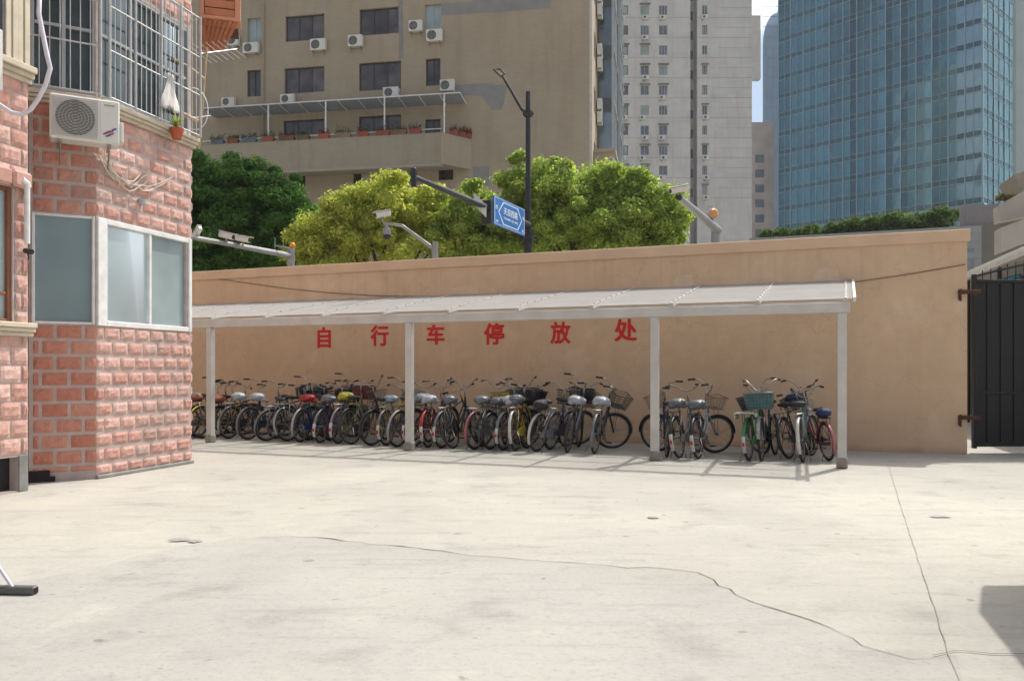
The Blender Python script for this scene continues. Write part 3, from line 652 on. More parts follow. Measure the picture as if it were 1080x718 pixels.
B0 = 14.0
bikes = [
 dict(px=291, b=14.45, label='black bicycle pushed in behind the dark leaning one, only its bar and basket clear', col='black', bar='flat', basket=('fine', 'black'), load='navy', yaw=8, lean=5, steer=20),
 dict(px=326, b=14.4, label='dark bicycle squeezed in behind the red covered saddle', col='grey', bar='high', basket=('fine', 'black'), lining='black', yaw=-8, lean=4, steer=-20, grip=M_GRIPB),
 dict(px=349, b=14.45, label='black bicycle with flat bar squeezed in behind the yellow covered saddle', col='black', bar='flat', yaw=6, lean=-5, steer=14, basket=('small', 'black'), load='maroon'),
 dict(px=509, b=14.45, label='dark bicycle with a loaded black basket squeezed in near the pink mudguard', col='black', bar='flat', yaw=-6, lean=6, basket=('fine', 'black'), load='black', steer=-18),
 dict(px=556, b=14.4, label='black bicycle squeezed in behind the golden yellow one', col='black', bar='flat', yaw=8, lean=-5, basket=('fine', 'black'), lining='black', steer=15),
 dict(px=580, b=14.35, label='dark bicycle with a black loaded basket behind the bulging white saddle bag', col='navy', bar='high', yaw=-10, lean=6, basket=('big', 'black'), load='black', steer=-22),
 dict(px=197, b=14.05, label='silver step-through bicycle with a grey saddle partly hidden by the pink brick corner', col='silver', bag='grey', bar='high', fend='silver'),
 dict(px=208, b=14.15, label='maroon bicycle with an orange rack bundle, left of the leftmost shelter post', col='maroon', cargo=('bundle', 'orange'), yaw=5),
 dict(px=214, b=14.0, label='olive yellow bicycle standing just left of the leftmost shelter post', col='olive', fend='yellow'),
 dict(px=229, b=14.35, label='black bicycle with an orange rack bundle, just right of the leftmost shelter post', col='black', cargo=('bundle', 'orange'), bar='flat', lean=3),
 dict(px=241, b=14.1, label='black roadster with white bagged saddle, second right of the leftmost post', col='black', bag='white', frame='diamond', tail='silver', lean=4, yaw=-4),
 dict(px=262, b=14.05, label='navy bicycle with a round white saddle bag, third right of the leftmost post', col='navy', bag='white', frame='step', lean=2, yaw=-3),
 dict(px=281, b=13.95, label='dark bicycle with bare black saddle leaning right, left of the grey one', col='black', frame='diamond', bar='high', lean=8, yaw=-16, grip=M_GRIPB, fend='grey'),
 dict(px=304, b=14.05, label='grey bicycle beside the one with the red saddle cover', col='grey', frame='mixte', bar='flat', basket=('big', 'black'), load='black', lean=-4, fend='silver'),
 dict(px=317, b=13.95, label='blue bicycle with a bright red saddle cover', col='blue', bag='red', fend='silver', basket=('small', 'black'), lean=2),
 dict(px=338, b=13.95, label='purple bicycle with a grey saddle cover and white mudguard tail with red reflector', col='purple', bag='grey', tail='white', lean=3, basket=('fine', 'black'), load='black', steer=8),
 dict(px=357, b=13.95, label='bicycle with a yellow saddle cover and a maroon bundle on its rack', col='olive', bag='yellow', tail='white', cargo=None, basket=('big', 'black'), lining='maroon', lean=2),
 dict(px=371, b=13.9, label='black bicycle with a brown gripped handlebar next to the bright yellow frame', col='black', basket=('small', 'grey'), grip=M_GRIPB, bar='high', yaw=-6, lean=-3),
 dict(px=392, b=13.82, label='bright yellow framed bicycle with chromed bar and brown grips turned to the right', col='yellow', frame='mixte', bar='high', grip=M_GRIPB, yaw=-24, steer=-15, guard=False, basket=('fine', 'grey')),
 dict(px=408, b=13.95, label='grey bicycle with a bluish saddle bag left of the second visible post', col='grey', bag='bluish', tail='white', lean=-1),
 dict(px=419, b=13.75, label='black roadster with a dark saddle half hidden behind the second visible post', col='black', frame='diamond', bar='swept', fend='silver', lean=3),
 dict(px=437, b=13.95, label='maroon bicycle with a bluish saddle bag just right of the second visible post', col='maroon', bag='bluish', lean=2, tail='white'),
 dict(px=452, b=13.85, label='pink step-through bicycle with red mudguard and pale saddle bag', col='pink', bag='white', fend='red', tail='white', bar='high', steer=5, lean=-2),
 dict(px=466, b=13.85, label='black bicycle with a wide grey saddle bag beside the pink one', col='black', bag='grey', tail='white', bar='high', lean=2, grip=M_GRIPB),
 dict(px=479, b=13.9, label='black bare bicycle leaning far over beside the gap in the row', col='black', frame='diamond', lean=-9, yaw=8, fend='black', steer=-10, guard=False, bar='flat'),
 dict(px=501, b=13.85, label='silver bicycle with a yellow lined basket and pink mudguard, first after the gap', col='silver', bag='grey', fend='pink', basket=('small', 'black'), lining='yellow', bar='high', steer=6, lean=1),
 dict(px=517, b=13.95, label='pale green bicycle with a grey saddle bag and a big black basket', col='pgreen', bag='grey', fend='black', tail=None, basket=('big', 'black'), lean=2, bar='swept'),
 dict(px=531, b=13.9, label='red bicycle with a big white plastic bag on its saddle and white mudguard tail', col='red', bag='white', tail='white', basket=('big', 'black'), lining='black', load='black', lean=2, bar='flat'),
 dict(px=544, b=13.9, label='golden yellow bicycle with a grey saddle cover and white mudguard', col='yellow', bag='grey', fend='white', bar='high', steer=-6, lean=-2, basket=('fine', 'grey')),
 dict(px=566, b=13.9, label='silver bicycle with a dark basket and a black bundle on its rack', col='silver', fend='white', basket=('big', 'black'), frame='step', bar='swept', lean=4, yaw=-3, cargo=('bundle', 'black'), steer=-12),
 dict(px=598, b=13.9, label='grey bicycle with bulging white saddle bag, second from right in the long row', col='grey', bag='white', basket=('big', 'black'), bar='swept', grip=M_GRIPB, lean=5, yaw=2, steer=22, guard=False, stand='side'),
 dict(px=627, b=13.9, label='black bicycle with front wheel turned broadside, last at right of the long row', col='black', bag='white', basket=('fine', 'black'), bar='swept', lean=3, steer=-42, yaw=6, tail='grey', stand='side', guard=False),
 dict(px=703, b=13.8, label='navy bicycle whose front wheel and wire basket show left of the third post', col='navy', basket=('small', 'black'), bar='swept', steer=48, yaw=20, lean=2, stand='side'),
 dict(px=717, b=13.75, label='grey bicycle with grey bagged saddle, middle of the three by the third post', col='grey', bag='grey', tail='white', lean=-4, steer=15, bar='swept'),
 dict(px=737, b=13.75, label='silver bicycle with front wheel turned right, rightmost of the three by the third post', col='silver', bag='grey', tail='white', basket=('small', 'black'), steer=-38, bar='high', lean=-3, guard=False, yaw=2),
 dict(px=790, b=13.8, label='green bicycle with a large grey basket and white cloth on its rack', col='green', fend='green', tail='white', basket=('fine', 'black'), lining='grey', cargo=('cloth', 'white'), bar='high', lean=-1, steer=30, grip=M_GRIPB, yaw=0),
 dict(px=818, b=13.8, label='dark bicycle with a square teal green lined wire basket on its front', col='black', basket=('big', 'grey'), lining='teal', bar='high', flip=True, steer=4, fend='silver'),
 dict(px=847, b=13.85, label='teal bicycle with black bar saddle and white mudguard tail, next to the maroon one', col='teal', fend='white', bar='high', lean=-3, steer=-4, guard=False),
 dict(px=833, b=14.3, label='dark bicycle squeezed between the square teal basket and the teal frame', col='black', bar='flat', yaw=-6, lean=-6, basket=('fine', 'black'), load='navy', steer=18, frame='diamond'),
 dict(px=874, b=14.2, label='maroon and pink small bicycle with a blue bag beside the rightmost post', col='maroon', bag=None, bar='high', cargo=('bundle', 'navy'), fend='pink', lean=-4, yaw=30, basket=('small', 'silver'), scale=.9),
]
for d in bikes:
    if d.get('flip'):
        d = dict(d); d['b'] += WBASE + .02
    bike(**d)
# ---------------------------------------------------------------- pink brick building on the left
M_MORTAR = mat('grey_mortar', (.46, .385, .355), .95, var=.18, scale=6, bmp=.2)
def brick_mat(name, c0, c1, c2):
    m = bpy.data.materials.new(name); nt, N, L, out = nodes_of(m); p = N.new('ShaderNodeBsdfPrincipled'); L.new(p.outputs[0], out.inputs[0])
    ge = N.new('ShaderNodeNewGeometry'); co = objco(nt); c = ramp(nt, ge.outputs['Random Per Island'], [(0, c0), (.5, c1), (1, c2)])
    c = mixcol(nt, c, ramp(nt, noise(nt, co, 14, 6, .7), [(.3, (.80, .74, .72)), (.5, (1, 1, 1)), (.7, (1.06, 1.14, 1.18))]), .9, 'MULTIPLY')
    st = noise(nt, co, .9, 4, .6, .5); c = mixcol(nt, c, (.34, .27, .24), ramp(nt, st, [(.53, (0, 0, 0)), (.66, (.6, .6, .6))]))
    L.new(c, p.inputs['Base Color']); p.inputs['Roughness'].default_value = .85; p.inputs['Specular IOR Level'].default_value = .25
    L.new(bump(nt, noise(nt, co, 30, 6, .75), .7, .010), p.inputs['Normal']); return m
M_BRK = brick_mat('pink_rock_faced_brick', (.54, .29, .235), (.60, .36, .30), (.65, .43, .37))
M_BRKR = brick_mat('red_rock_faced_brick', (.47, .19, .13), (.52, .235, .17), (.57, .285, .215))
M_CREAM = mat('cream_moulding', (.58, .51, .39), .7, var=.15, scale=5, bmp=.2)
M_FRAMEW = mat('weathered_white_frame', (.74, .73, .71), .55, var=.14, scale=6)
M_FRAMEG = mat('grey_metal_sash', (.42, .44, .45), .4, .3, var=.1)
M_TEALG = glassy('teal_frosted_glass', (.19, .255, .265), .06, .10, .10, rnd=.04, scale=.9)
M_PALEG = glassy('pale_curtained_glass', (.30, .37, .37), .04, .35, .22, rnd=.08, scale=.8, ior=1.3)
M_DARKG = glassy('dark_window_glass', (.05, .065, .07), .04, .05, .5, rnd=.35, tint=(.45, .52, .54), scale=1.4, ior=1.22)
A_ = Vector((-6.21, 10.72, 0)); B_ = Vector((-5.53, 11.10, 0)); D2 = Vector((.2689, .9632, 0)); C_ = B_ + D2 * 1.97; D1 = (B_ - A_).normalized()
L1 = (B_ - A_).length
E_ = Vector((-5.83, 10.05, 0)); E0 = E_ - D2 * 4.0
D3 = Vector((-D1.y * 0 - .45, .893, 0)).normalized()
BH = 9.6
bld = thing('brick_building', 'building faced in pink rock-faced brick with a bay of white framed windows at the left', 'building', tuple(B_), 0)
def nrm(D): return Vector((D.y, -D.x, 0))              # outward normal when walking left to right
brk = random.Random(11)
def brick_face(mb, mo, O, D, s0, s1, z0, z1, holes=(), L=.30, Hh=.205, gap=.022, depth=.019, off=0, vgap=None):
    """rock-faced bricks in running bond, each a bulging bumpy island, on a mortar bed"""
    n = nrm(D); row = int(math.floor(z0 / Hh))
    def P(s, z, o): v = O + D * s + n * o; return (v.x, v.y, z)
    while row * Hh < z1 - .02:
        za, zb = max(z0, row * Hh), min(z1, (row + 1) * Hh); k = -1
        while True:
            a = s0 + k * L + (L / 2 if row % 2 else 0) + off; b = a + L; k += 1
            if a > s1: break
            a2, b2 = max(a, s0), min(b, s1)
            if b2 - a2 < .05: continue
            segs = [(a2, b2)]
            for (h0, h1, g0, g1) in holes:
                if za < g1 - .03 and zb > g0 + .03:
                    ns = []
                    for p, q in segs:
                        if q <= h0 or p >= h1: ns.append((p, q)); continue
                        if p < h0 - .04: ns.append((p, h0))
                        if q > h1 + .04: ns.append((h1, q))
                    segs = ns
            for p, q in segs:
                nx, nz = (6, 4) if L < .5 else (6, 4); vs = []; g = gap / 2; gv = (vgap or gap) / 2
                tilt = brk.uniform(-.4, .4)
                for j in range(nz + 1):
                    for i in range(nx + 1):
                        u, v = i / nx, j / nz
                        edge = i in (0, nx) or j in (0, nz)
                        e = 0 if edge else depth * brk.uniform(.55, 1.15) * (1 + tilt * (v - .5))
                        vs.append(P(p + g + (q - p - 2 * g) * u + (0 if edge else brk.uniform(-.008, .008)), za + gv + (zb - za - 2 * gv) * v + (0 if edge else brk.uniform(-.006, .006)), .004 + e))
                m_ = nx + 1; vs2 = vs; fs = [(j * m_ + i, j * m_ + i + 1, (j + 1) * m_ + i + 1, (j + 1) * m_ + i) for j in range(nz) for i in range(nx)]
                mb.add(vs2, fs)
        row += 1
def wall_holes(mb, O, D, s0, s1, z0, z1, holes, depth=.18, mi=0, off=0):
    """flat wall sheet with real openings and reveals"""
    n = nrm(D); xs = sorted({s0, s1, *[h[0] for h in holes], *[h[1] for h in holes]}); zs = sorted({z0, z1, *[h[2] for h in holes], *[h[3] for h in holes]})
    xs = [x for x in xs if s0 <= x <= s1]; zs = [z for z in zs if z0 <= z <= z1]
    def P(s, z, o=0): v = O + D * s + n * (off + o); return (v.x, v.y, z)
    for i in range(len(xs) - 1):
        for j in range(len(zs) - 1):
            cx, cz = (xs[i] + xs[i + 1]) / 2, (zs[j] + zs[j + 1]) / 2
            if any(h[0] < cx < h[1] and h[2] < cz < h[3] for h in holes): continue
            mb.quad(P(xs[i], zs[j]), P(xs[i + 1], zs[j]), P(xs[i + 1], zs[j + 1]), P(xs[i], zs[j + 1]), mi)
    for a, b, c, d in holes:
        for (p, q) in (((a, c), (b, c)), ((b, c), (b, d)), ((b, d), (a, d)), ((a, d), (a, c))):
            mb.quad(P(*p), P(*q), P(*q, -depth), P(*p, -depth), mi)
def wbox(mb, O, D, s0, s1, z0, z1, o0, o1, mi=0, bv=0):    # box on a face: o measured outwards
    n = nrm(D); Mx = Matrix(((D.x, n.x, 0, O.x), (D.y, n.y, 0, O.y), (0, 0, 1, O.z), (0, 0, 0, 1)))
    (mb.bbox if bv else mb.box)(s0, s1, o0, o1, z0, z1, *( (bv,) if bv else ()), mi, Mx)
HW = [(.0, L1, 2.06, 3.55), (.0, 1.90, 2.06, 3.52)]
HU = (5.10, 6.72)
# backing and bricks
mb = MB()
wall_holes(mb, A_, D1, 0, L1, 0, BH, [(.03, L1 - .06, 2.05, 3.485), (.02, L1 - .03, *HU)], .12)
wall_holes(mb, B_, D2, 0, 1.97, 0, BH, [(.06, 1.85, 2.05, 3.485), (.05, 1.90, *HU)], .12)
wall_holes(mb, C_, D3, 0, 3, 0, BH, [], 0)
wall_holes(mb, E0, D2, 0, 4, 0, BH, [(-.1 + 3.0, 3.78, 2.02, 3.60), (3.0, 3.66, HU[0] + .02, HU[1]), (3.2, 3.85, .02, .42)], .12)
wall_holes(mb, E_, (A_ - E_).normalized() if False else Vector((-.9632, .2689, 0)), 0, 1.2, 0, BH, [], 0)
back = [Vector((-14, 12.5, 0)), Vector((-14, 6.5, 0))]
Cb = C_ + D3 * 3
mb.quad((E0.x, E0.y, 0), (E0.x, E0.y, BH), (-14, 6.5, BH), (-14, 6.5, 0)); mb.quad((-14, 6.5, 0), (-14, 6.5, BH), (-14, Cb.y + 4, BH), (-14, Cb.y + 4, 0))
mb.quad((Cb.x, Cb.y, 0), (-14, Cb.y + 4, 0), (-14, Cb.y + 4, BH), (Cb.x, Cb.y, BH))
mb.add([(v.x, v.y, BH) for v in (E0, E_, A_, B_, C_, Cb)] + [(-14, Cb.y + 4, BH), (-14, 6.5, BH)], [tuple(range(8))])
mb.build('mortar_bed', M_MORTAR, bld, world=True)
mb = MB(); brick_face(mb, None, B_, D2, -.012, 1.98, .03, BH, [(-.1, 2.1, 2.05, 3.485), (-.1, 2.1, 4.92, 6.765)], L=.30, vgap=.046)
brick_face(mb, None, E0, D2, 1.5, 4.0, .44, BH, [(2.9, 3.80, 1.935, 3.655), (2.9, 4.0, 4.945, 6.88)], L=.30, Hh=.215, gap=.018)
brick_face(mb, None, C_, D3, 0, 1.6, .03, BH, [(-.1, 1.7, 2.05, 3.485), (-.1, 1.7, 4.92, 6.765)], L=.30, vgap=.046)
brick_face(mb, None, E_, Vector((-.9632, .2689, 0)), 0, .3, .44, BH, [], L=.30, Hh=.215)
o = mb.build('rock_faced_brickwork', M_BRK, bld, world=True)
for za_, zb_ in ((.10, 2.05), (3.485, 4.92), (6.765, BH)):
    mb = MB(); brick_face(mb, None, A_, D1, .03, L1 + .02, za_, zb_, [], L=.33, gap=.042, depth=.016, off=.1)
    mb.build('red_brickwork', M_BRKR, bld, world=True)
# grey plinth smear and black basement hole
mb = MB(); wbox(mb, B_, D2, -.02, 1.99, 0, .05, .0, .05, bv=.01); mb.build('cement_plinth', mat('wet_cement', (.24, .24, .22), .9, var=.3, scale=5), bld, world=True)
mb = MB(); wbox(mb, E0, D2, 3.855, 3.99, 0, .44, .0, .02, bv=.008); mb.build('cement_plinth', mat('wet_cement', (.24, .24, .22), .9, var=.3, scale=5), bld, world=True)
mb = MB(); wbox(mb, E0, D2, 3.18, 3.85, .02, .43, -.5, -.12); mb.build('basement_opening', mat('dark_void', (.02, .015, .02), .9), bld, world=True)
mb = MB(); wbox(mb, A_, D1, .0, .24, .0, .15, .004, .035); wbox(mb, A_, D1, .241, .30, .0, .07, .004, .035); mb.build('drain_gap', mat('dark_void', (.02, .015, .02), .9), bld, world=True)
# windows
def window(name, O, D, s0, s1, z0, z1, glass, frame, fw=.05, sashes=1, proud=.03, setback=.05, parent=None, trans=(), fwl=None):
    mb = MB(); n_ = fwl or fw
    wbox(mb, O, D, s0, s0 + n_, z0, z1, -setback - .03, proud, bv=.006); wbox(mb, O, D, s1 - fw, s1, z0, z1, -setback - .03, proud, bv=.006)
    wbox(mb, O, D, s0 + n_ + .001, s1 - fw - .001, z0, z0 + fw, -setback - .03, proud - .004, bv=.006); wbox(mb, O, D, s0 + n_ + .001, s1 - fw - .001, z1 - fw, z1, -setback - .03, proud - .004, bv=.006)
    for k in range(1, sashes):
        x = s0 + n_ + (s1 - s0 - n_ - fw) * k / sashes; wbox(mb, O, D, x - .025, x + .025, z0 + fw, z1 - fw, -setback - .02, proud - .012, bv=.005)
    for z in trans: wbox(mb, O, D, s0 + n_, s1 - fw, z - .02, z + .02, -setback - .02, proud - .014, bv=.005)
    w = mb.build(name, frame, parent, world=True)
    mb = MB(); wd_ = (s1 - s0 - n_ - fw) / sashes
    for k in range(sashes): wbox(mb, O, D, s0 + n_ + wd_ * k + .001, s0 + n_ + wd_ * (k + 1) - .001, z0 + fw, z1 - fw, -setback - .012, -setback - .004 - (.012 if k % 2 else 0))
    g = MB(); inv = Matrix.Translation(parent.location).inverted(); g.v = [tuple(inv @ Vector(v)) for v in mb.v]; g.f = mb.f; g.m = mb.m
    g.build('glass_pane', glass, w); return w
window('window', A_, D1, .03, L1 - .02, 2.05, 3.482, M_TEALG, M_FRAMEW, .03, 1, .02, .03, bld, fwl=.04)
window('window', B_, D2, .005, 1.96, 2.04, 3.482, M_PALEG, M_FRAMEW, .07, 2, .03, .03, bld, fwl=.17)
window('window', E0, D2, 2.92, 3.78, 2.0, 3.60, M_PALEG, mat('brown_wood_frame', (.22, .08, .035), .6, var=.25), .05, 1, -.02, .06, bld, trans=(2.35,))
# upper storey window: frames, panes
window('window', A_, D1, .02, L1 - .01, HU[0], HU[1], M_DARKG, M_FRAMEG, .04, 2, .0, .05, bld, trans=(5.95,))
window('window', B_, D2, .02, 1.92, HU[0], HU[1], M_DARKG, M_FRAMEG, .04, 3, .0, .05, bld, trans=(5.95,))
window('window', E0, D2, 3.0, 3.66, HU[0] + .02, HU[1], M_DARKG, mat('blue_grey_frame', (.06, .09, .12), .5), .05, 1, -.02, .06, bld)
mb = MB()
for k in range(4): wbox(mb, E0, D2, 3.665 + k * .084, 3.665 + k * .084 + .078, HU[0], 8.2, .005, .03 + (.012 if k % 2 else 0), bv=.005)
mb.build('ribbed_panel', M_CREAM, bld, world=True)
# cream cornices / sills
def sill(O, D, s0, s1, z, steps, name='sill'):
    mb = MB()
    for (dz0, dz1, o) in steps: wbox(mb, O, D, s0 - .02, s1 + .02 * 1, z + dz0, z + dz1, 0.0, o, bv=.008)
    mb.build(name, M_CREAM, bld, world=True)
sill(B_, D2, .0, 2.0, 5.0, [(-.10, -.055, .06), (-.054, -.01, .10), (-.009, .05, .13)])
sill(A_, D1, .0, L1 + .03, 5.0, [(-.10, -.055, .055), (-.054, -.01, .095), (-.009, .049, .125)])
sill(E0, D2, 1.4, 4.0, 5.0, [(-.12, -.065, .05), (-.064, -.005, .09), (-.004, .07, .13)], 'cornice')
sill(E0, D2, 2.8, 4.02, 1.96, [(-.11, -.06, .05), (-.059, -.01, .085), (-.009, .05, .11)])
mb = MB()
for k in range(5): wbox(mb, E0, D2, 2.6 + k * .28, 2.6 + k * .28 + .268, 3.60, 3.80, .03, .10, bv=.03)
mb.build('brick_lintel', M_BRK, bld, world=True)
# security grille over the bay
M_GRIL = mat('galvanised_bar', (.46, .46, .45), .5, .3, var=.15, scale=8)
def grille(O, D, s0, s1, z0, z1, n, posts, name='security_grille'):
    mb = MB(); nn = nrm(D) * .16; P = lambda s, z: O + D * s + nn + Vector((0, 0, z))
    for k in range(n + 1):
        s = s0 + (s1 - s0) * k / n; mb.tube([P(s, z0), P(s, z1)], .0075, 5)
    for z in (z0, (z0 * 2 + z1) / 3 + .02, (z0 + 2 * z1) / 3, z1): wb = P(s0, z); mb.tube([P(s0, z), P(s1, z)], .012, 5)
    for s in posts: mb.tube([P(s, z0 - .02), P(s, z1 + .03)], .021, 6)
    for s in (s0, s1):
        for z in (z0, z1): mb.tube([P(s, z), P(s, z) - nn], .012, 5)
    mb.build(name, M_GRIL, bld, world=True)
grille(A_, D1, .0, L1 + .04, 5.08, 6.9, 7, (L1 + .04,))
grille(B_, D2, .06, 1.98, 5.08, 6.9, 19, (.06, .55, 1.08, 1.52, 1.98))
# curtains / things on the inner sill behind the grille
# drainpipe with elbow
mb = MB(); n = nrm(D2); q = E0 + D2 * 3.90 + n * .09
mb.tube([q + Vector((0, 0, 3.62)), q + Vector((0, 0, 2.95))], .032, 10); mb.tube([q + Vector((0, 0, 3.62)), q + Vector((0, 0, 3.66)), q + Vector((-.03, -.06, 3.70))], .038, 10)
mb.build('drain_pipe', M_FRAMEW, bld, world=True)

def camera_small(name, label, p, D, s=1.0, m=None, cat='camera'):
    t = thing(name, label, cat, tuple(p)); mb = MB(); D = Vector(D).normalized(); mb.tube([D * -.11 * s, D * .11 * s], .045 * s, 12); mb.build('camera_body', m or M_WHITE, t)
    mb = MB(); mb.tube([D * .09 * s, D * .125 * s], .036 * s, 12); mb.build('lens', M_BLACK, t)
    mb = MB(); mb.tube([D * -.05 * s, Vector((0, 0, -.08 * s)), Vector((0, 0, -.14 * s))], .014 * s, 8); mb.build('bracket', m or M_WHITE, t); return t
camera_small('security_camera', 'small black lens camera at the foot of the drainpipe beside the lower window', q + n * .02 + Vector((0, 0, 2.86)), n + Vector((0, -.4, -.2)), .7, M_BLACK)
# junction lamp on the brick between the storeys
s, z = hit(147, 213, B_, D2); mb = MB(); c = B_ + D2 * s + n * .05; mb.tube([c + Vector((0, 0, z - .035)) , c + Vector((0, 0, z + .035))], [.055, .06], 12)
mb.tube([c + Vector((0, 0, z)) - n * .05, c + Vector((0, 0, z))], .03, 8)
tag(mb.build('bulkhead_lamp', M_FRAMEG, loc=tuple(c + Vector((0, 0, z))), world=True), 'small round grey lamp fixed on the pink brick above the white framed window', 'lamp')

# ---------------------------------------------------------------- air conditioners
M_AC = mat('ac_enamel', (.66, .65, .60), .45, var=.06, scale=3)
M_ACD = mat('ac_grille_dark', (.10, .10, .10), .6)
M_ACB = mat('ac_bracket', (.28, .25, .22), .7, var=.3)
def aircon(label, p, D, w=.8, h=.55, dp=.30, detail=2, group=None, fan_left=True, name='air_conditioner'):
    """p: lower left front corner on the wall plane, D: along the wall"""
    D = Vector(D).normalized(); t = thing(name, label, 'air conditioner', tuple(p), math.atan2(D.y, D.x), group)
    mb = MB(); mb.bbox(0, w, -dp, -.06, 0, h, .02 if detail > 1 else .012); c = mb.build('casing', M_AC, t)
    fx = w * (.36 if fan_left else .64); fz = h * .5; fr = h * .40; y = -dp - .004
    mb = MB(); mb.add([(fx + fr * math.cos(2 * math.pi * i / 24), y, fz + fr * math.sin(2 * math.pi * i / 24)) for i in range(24)] + [(fx + fr * math.cos(2 * math.pi * i / 24), y + .003, fz + fr * math.sin(2 * math.pi * i / 24)) for i in range(24)],
                      [tuple(range(24))] + [(i, 24 + i, 24 + (i + 1) % 24, (i + 1) % 24) for i in range(24)]); mb.build('fan', M_ACD, t)
    mb = MB()
    for k in range(1, 6 if detail > 1 else 3): mb.ring((fx, y - .008, fz), fr * k / (6 if detail > 1 else 3), .0035 if detail > 1 else .006, 24, 4, axis='y')
    if detail > 1:
        for k in range(26):
            z = h * .07 + k * h * .86 / 25; mb.box(w * .03, w * .68, y - .012, y - .006, z, z + .005)
    else:
        mb.tube([(fx - fr, y - .008, fz), (fx + fr, y - .008, fz)], .006, 4); mb.tube([(fx, y - .008, fz - fr), (fx, y - .008, fz + fr)], .006, 4)
    mb.build('fan_guard', mat('guard_grey', (.42, .41, .39), .5), t)
    for x in (w * .15, w * .85): mb = MB(); mb.box(x - .018, x + .018, -dp + .02, .0, -.04, -.004); mb.tube([(x, -dp + .05, -.03), (x, -.01, -.26)], .012, 4); mb.build('wall_bracket', M_ACB, t)
    if detail > 1:
        mb = MB(); mb.bbox(w * .715, w * .73, -dp - .006, -dp + .01, .03, h - .03, .002); mb.bbox(w + .0, w + .045, -dp + .02, -.12, .04, .30, .01); mb.build('valve_cover', M_AC, t)
        mb = MB(); M1 = mat('logo_red', (.45, .04, .06), .5); M2 = mat('logo_blue', (.04, .06, .40), .5)
        for k, (x, z, r_) in enumerate(((.76, .10, 0), (.80, .12, 1), (.84, .13, 0), (.885, .16, 1), (.80, .075, 1), (.85, .10, 0))):
            q = (x - .08) * w + .08 * w; mb.add([(q * 1.0 - .0, y - .003, z * h / .55), (q + .055, y - .003, z * h / .55 + .03), (q + .045, y - .003, z * h / .55 + .05), (q - .008, y - .003, z * h / .55 + .018)], [(0, 1, 2, 3)], r_)
        mb.build('maker_mark', [M1, M2], t)
        mb = MB()
        for k in range(7): mb.box(w * .77 + k * .018, w * .77 + k * .018 + .012, y - .003, y, h * .86, h * .885)
        mb.build('nameplate', mat('label_grey', (.25, .25, .26), .6), t)
    return t
acO = at(50, 150, 10.35); acO = Vector((U(52) * 10.42, 10.42, 0)); acD = Vector((.873, .488, 0))
nn = nrm(acD)
aircon('large cream air conditioner with red and blue mark under the barred brick building window', Vector((acO.x, acO.y, 4.36)) - nn * .36, acD, .80, .56, .36, 2)
# tangle of pipes under it
M_PIPE = mat('lagged_pipe', (.55, .50, .42), .7, var=.2, scale=10)
mb = MB(); rt = random.Random(2)
for k in range(7):
    p0 = B_ + nrm(D2) * .08 + D2 * (-.05 + .1 * k * .5) + Vector((0, 0, 4.33)); pts = []
    x1, z1 = rt.uniform(.35, 1.5), rt.uniform(3.95, 4.35)
    for i in range(10):
        u_ = i / 9; s_ = (-.1 + .06 * k) * (1 - u_) + x1 * u_; z_ = 4.30 * (1 - u_) + z1 * u_ - .28 * math.sin(u_ * math.pi) * rt.uniform(.8, 1.1)
        v = B_ + D2 * s_ + nrm(D2) * (.05 + .02 * math.sin(u_ * 9 + k)); pts.append((v.x, v.y, z_))
    mb.tube(pts, rt.uniform(.005, .011), 5)
tag(mb.build('loose_cables', M_PIPE, loc=tuple(B_ + Vector((0, 0, 4.2))), world=True), 'tangle of pale loose cables hanging on the brick below the air conditioner', 'cables')
# white drain hose hanging in front of the corner
mb = MB(); hp = [(42, -20, 9.6), (41, 15, 9.6), (46, 40, 9.6), (50, 60, 9.6), (53, 72, 9.6), (48, 90, 9.62), (40, 105, 9.65), (33, 115, 9.65), (24, 121, 9.65), (12, 119, 9.6), (0, 111, 9.55), (-14, 103, 9.5)]
mb.tube([at(*p) for p in hp], .026, 10); p = at(*hp[4])
tag(mb.build('drain_hose', mat('white_hose', (.66, .62, .68), .45, var=.1, scale=14), loc=tuple(p), world=True, smooth=True), 'thick white hose hanging in a bend in front of the barred window', 'hose')
# second AC at the very left edge
aircon('cream air conditioner mostly cut off at the left edge beside the cornice', E0 + D2 * 2.50 + Vector((0, 0, 4.55)), D2, .82, .68, .36, 1)
# clothes rods, aerial, cloth, plant
M_BAMB = mat('bamboo_pole', (.46, .34, .18), .6, var=.25, scale=9)
mb = MB(); mb.tube([at(182, 62, 12.6), at(200, 71, 13.0), at(215, 83, 13.2)], .02, 7); tag(mb.build('bamboo_pole', M_BAMB, loc=tuple(at(182, 62, 12.6)), world=True), 'upper bamboo pole poking out of the barred window', 'pole')
mb = MB(); mb.tube([at(181, 114, 12.5), at(211, 129, 13.3)], .03, 7); tag(mb.build('bamboo_pole', M_BAMB, loc=tuple(at(181, 114, 12.5)), world=True), 'lower bamboo pole sticking out just above the potted plant', 'pole')
aer = thing('aerial', 'thin television aerial on a slender pole outside the barred window', 'aerial', tuple(at(210, 157, 13.4)))
mb = MB(); mb.tube([at(210, 157, 13.4), at(215, 95, 13.4), at(218.5, 50, 13.4)], .014, 6); mb.build('mast', M_BAMB, aer, world=True)
mb = MB(); mb.tube([at(210, 57, 13.25), at(250, 52, 14.2)], .009, 5)
for k in range(7):
    c = at(210 + 6.3 * k, 57 - .8 * k, 13.25 + .15 * k); mb.tube([c + Vector((-.10, -.25, .055)), c + Vector((.10, .25, -.055))], .006, 4)
mb.build('boom', M_GRIL, aer, world=True)
mb = MB(); c = at(205, 115, 13.2); pts = []
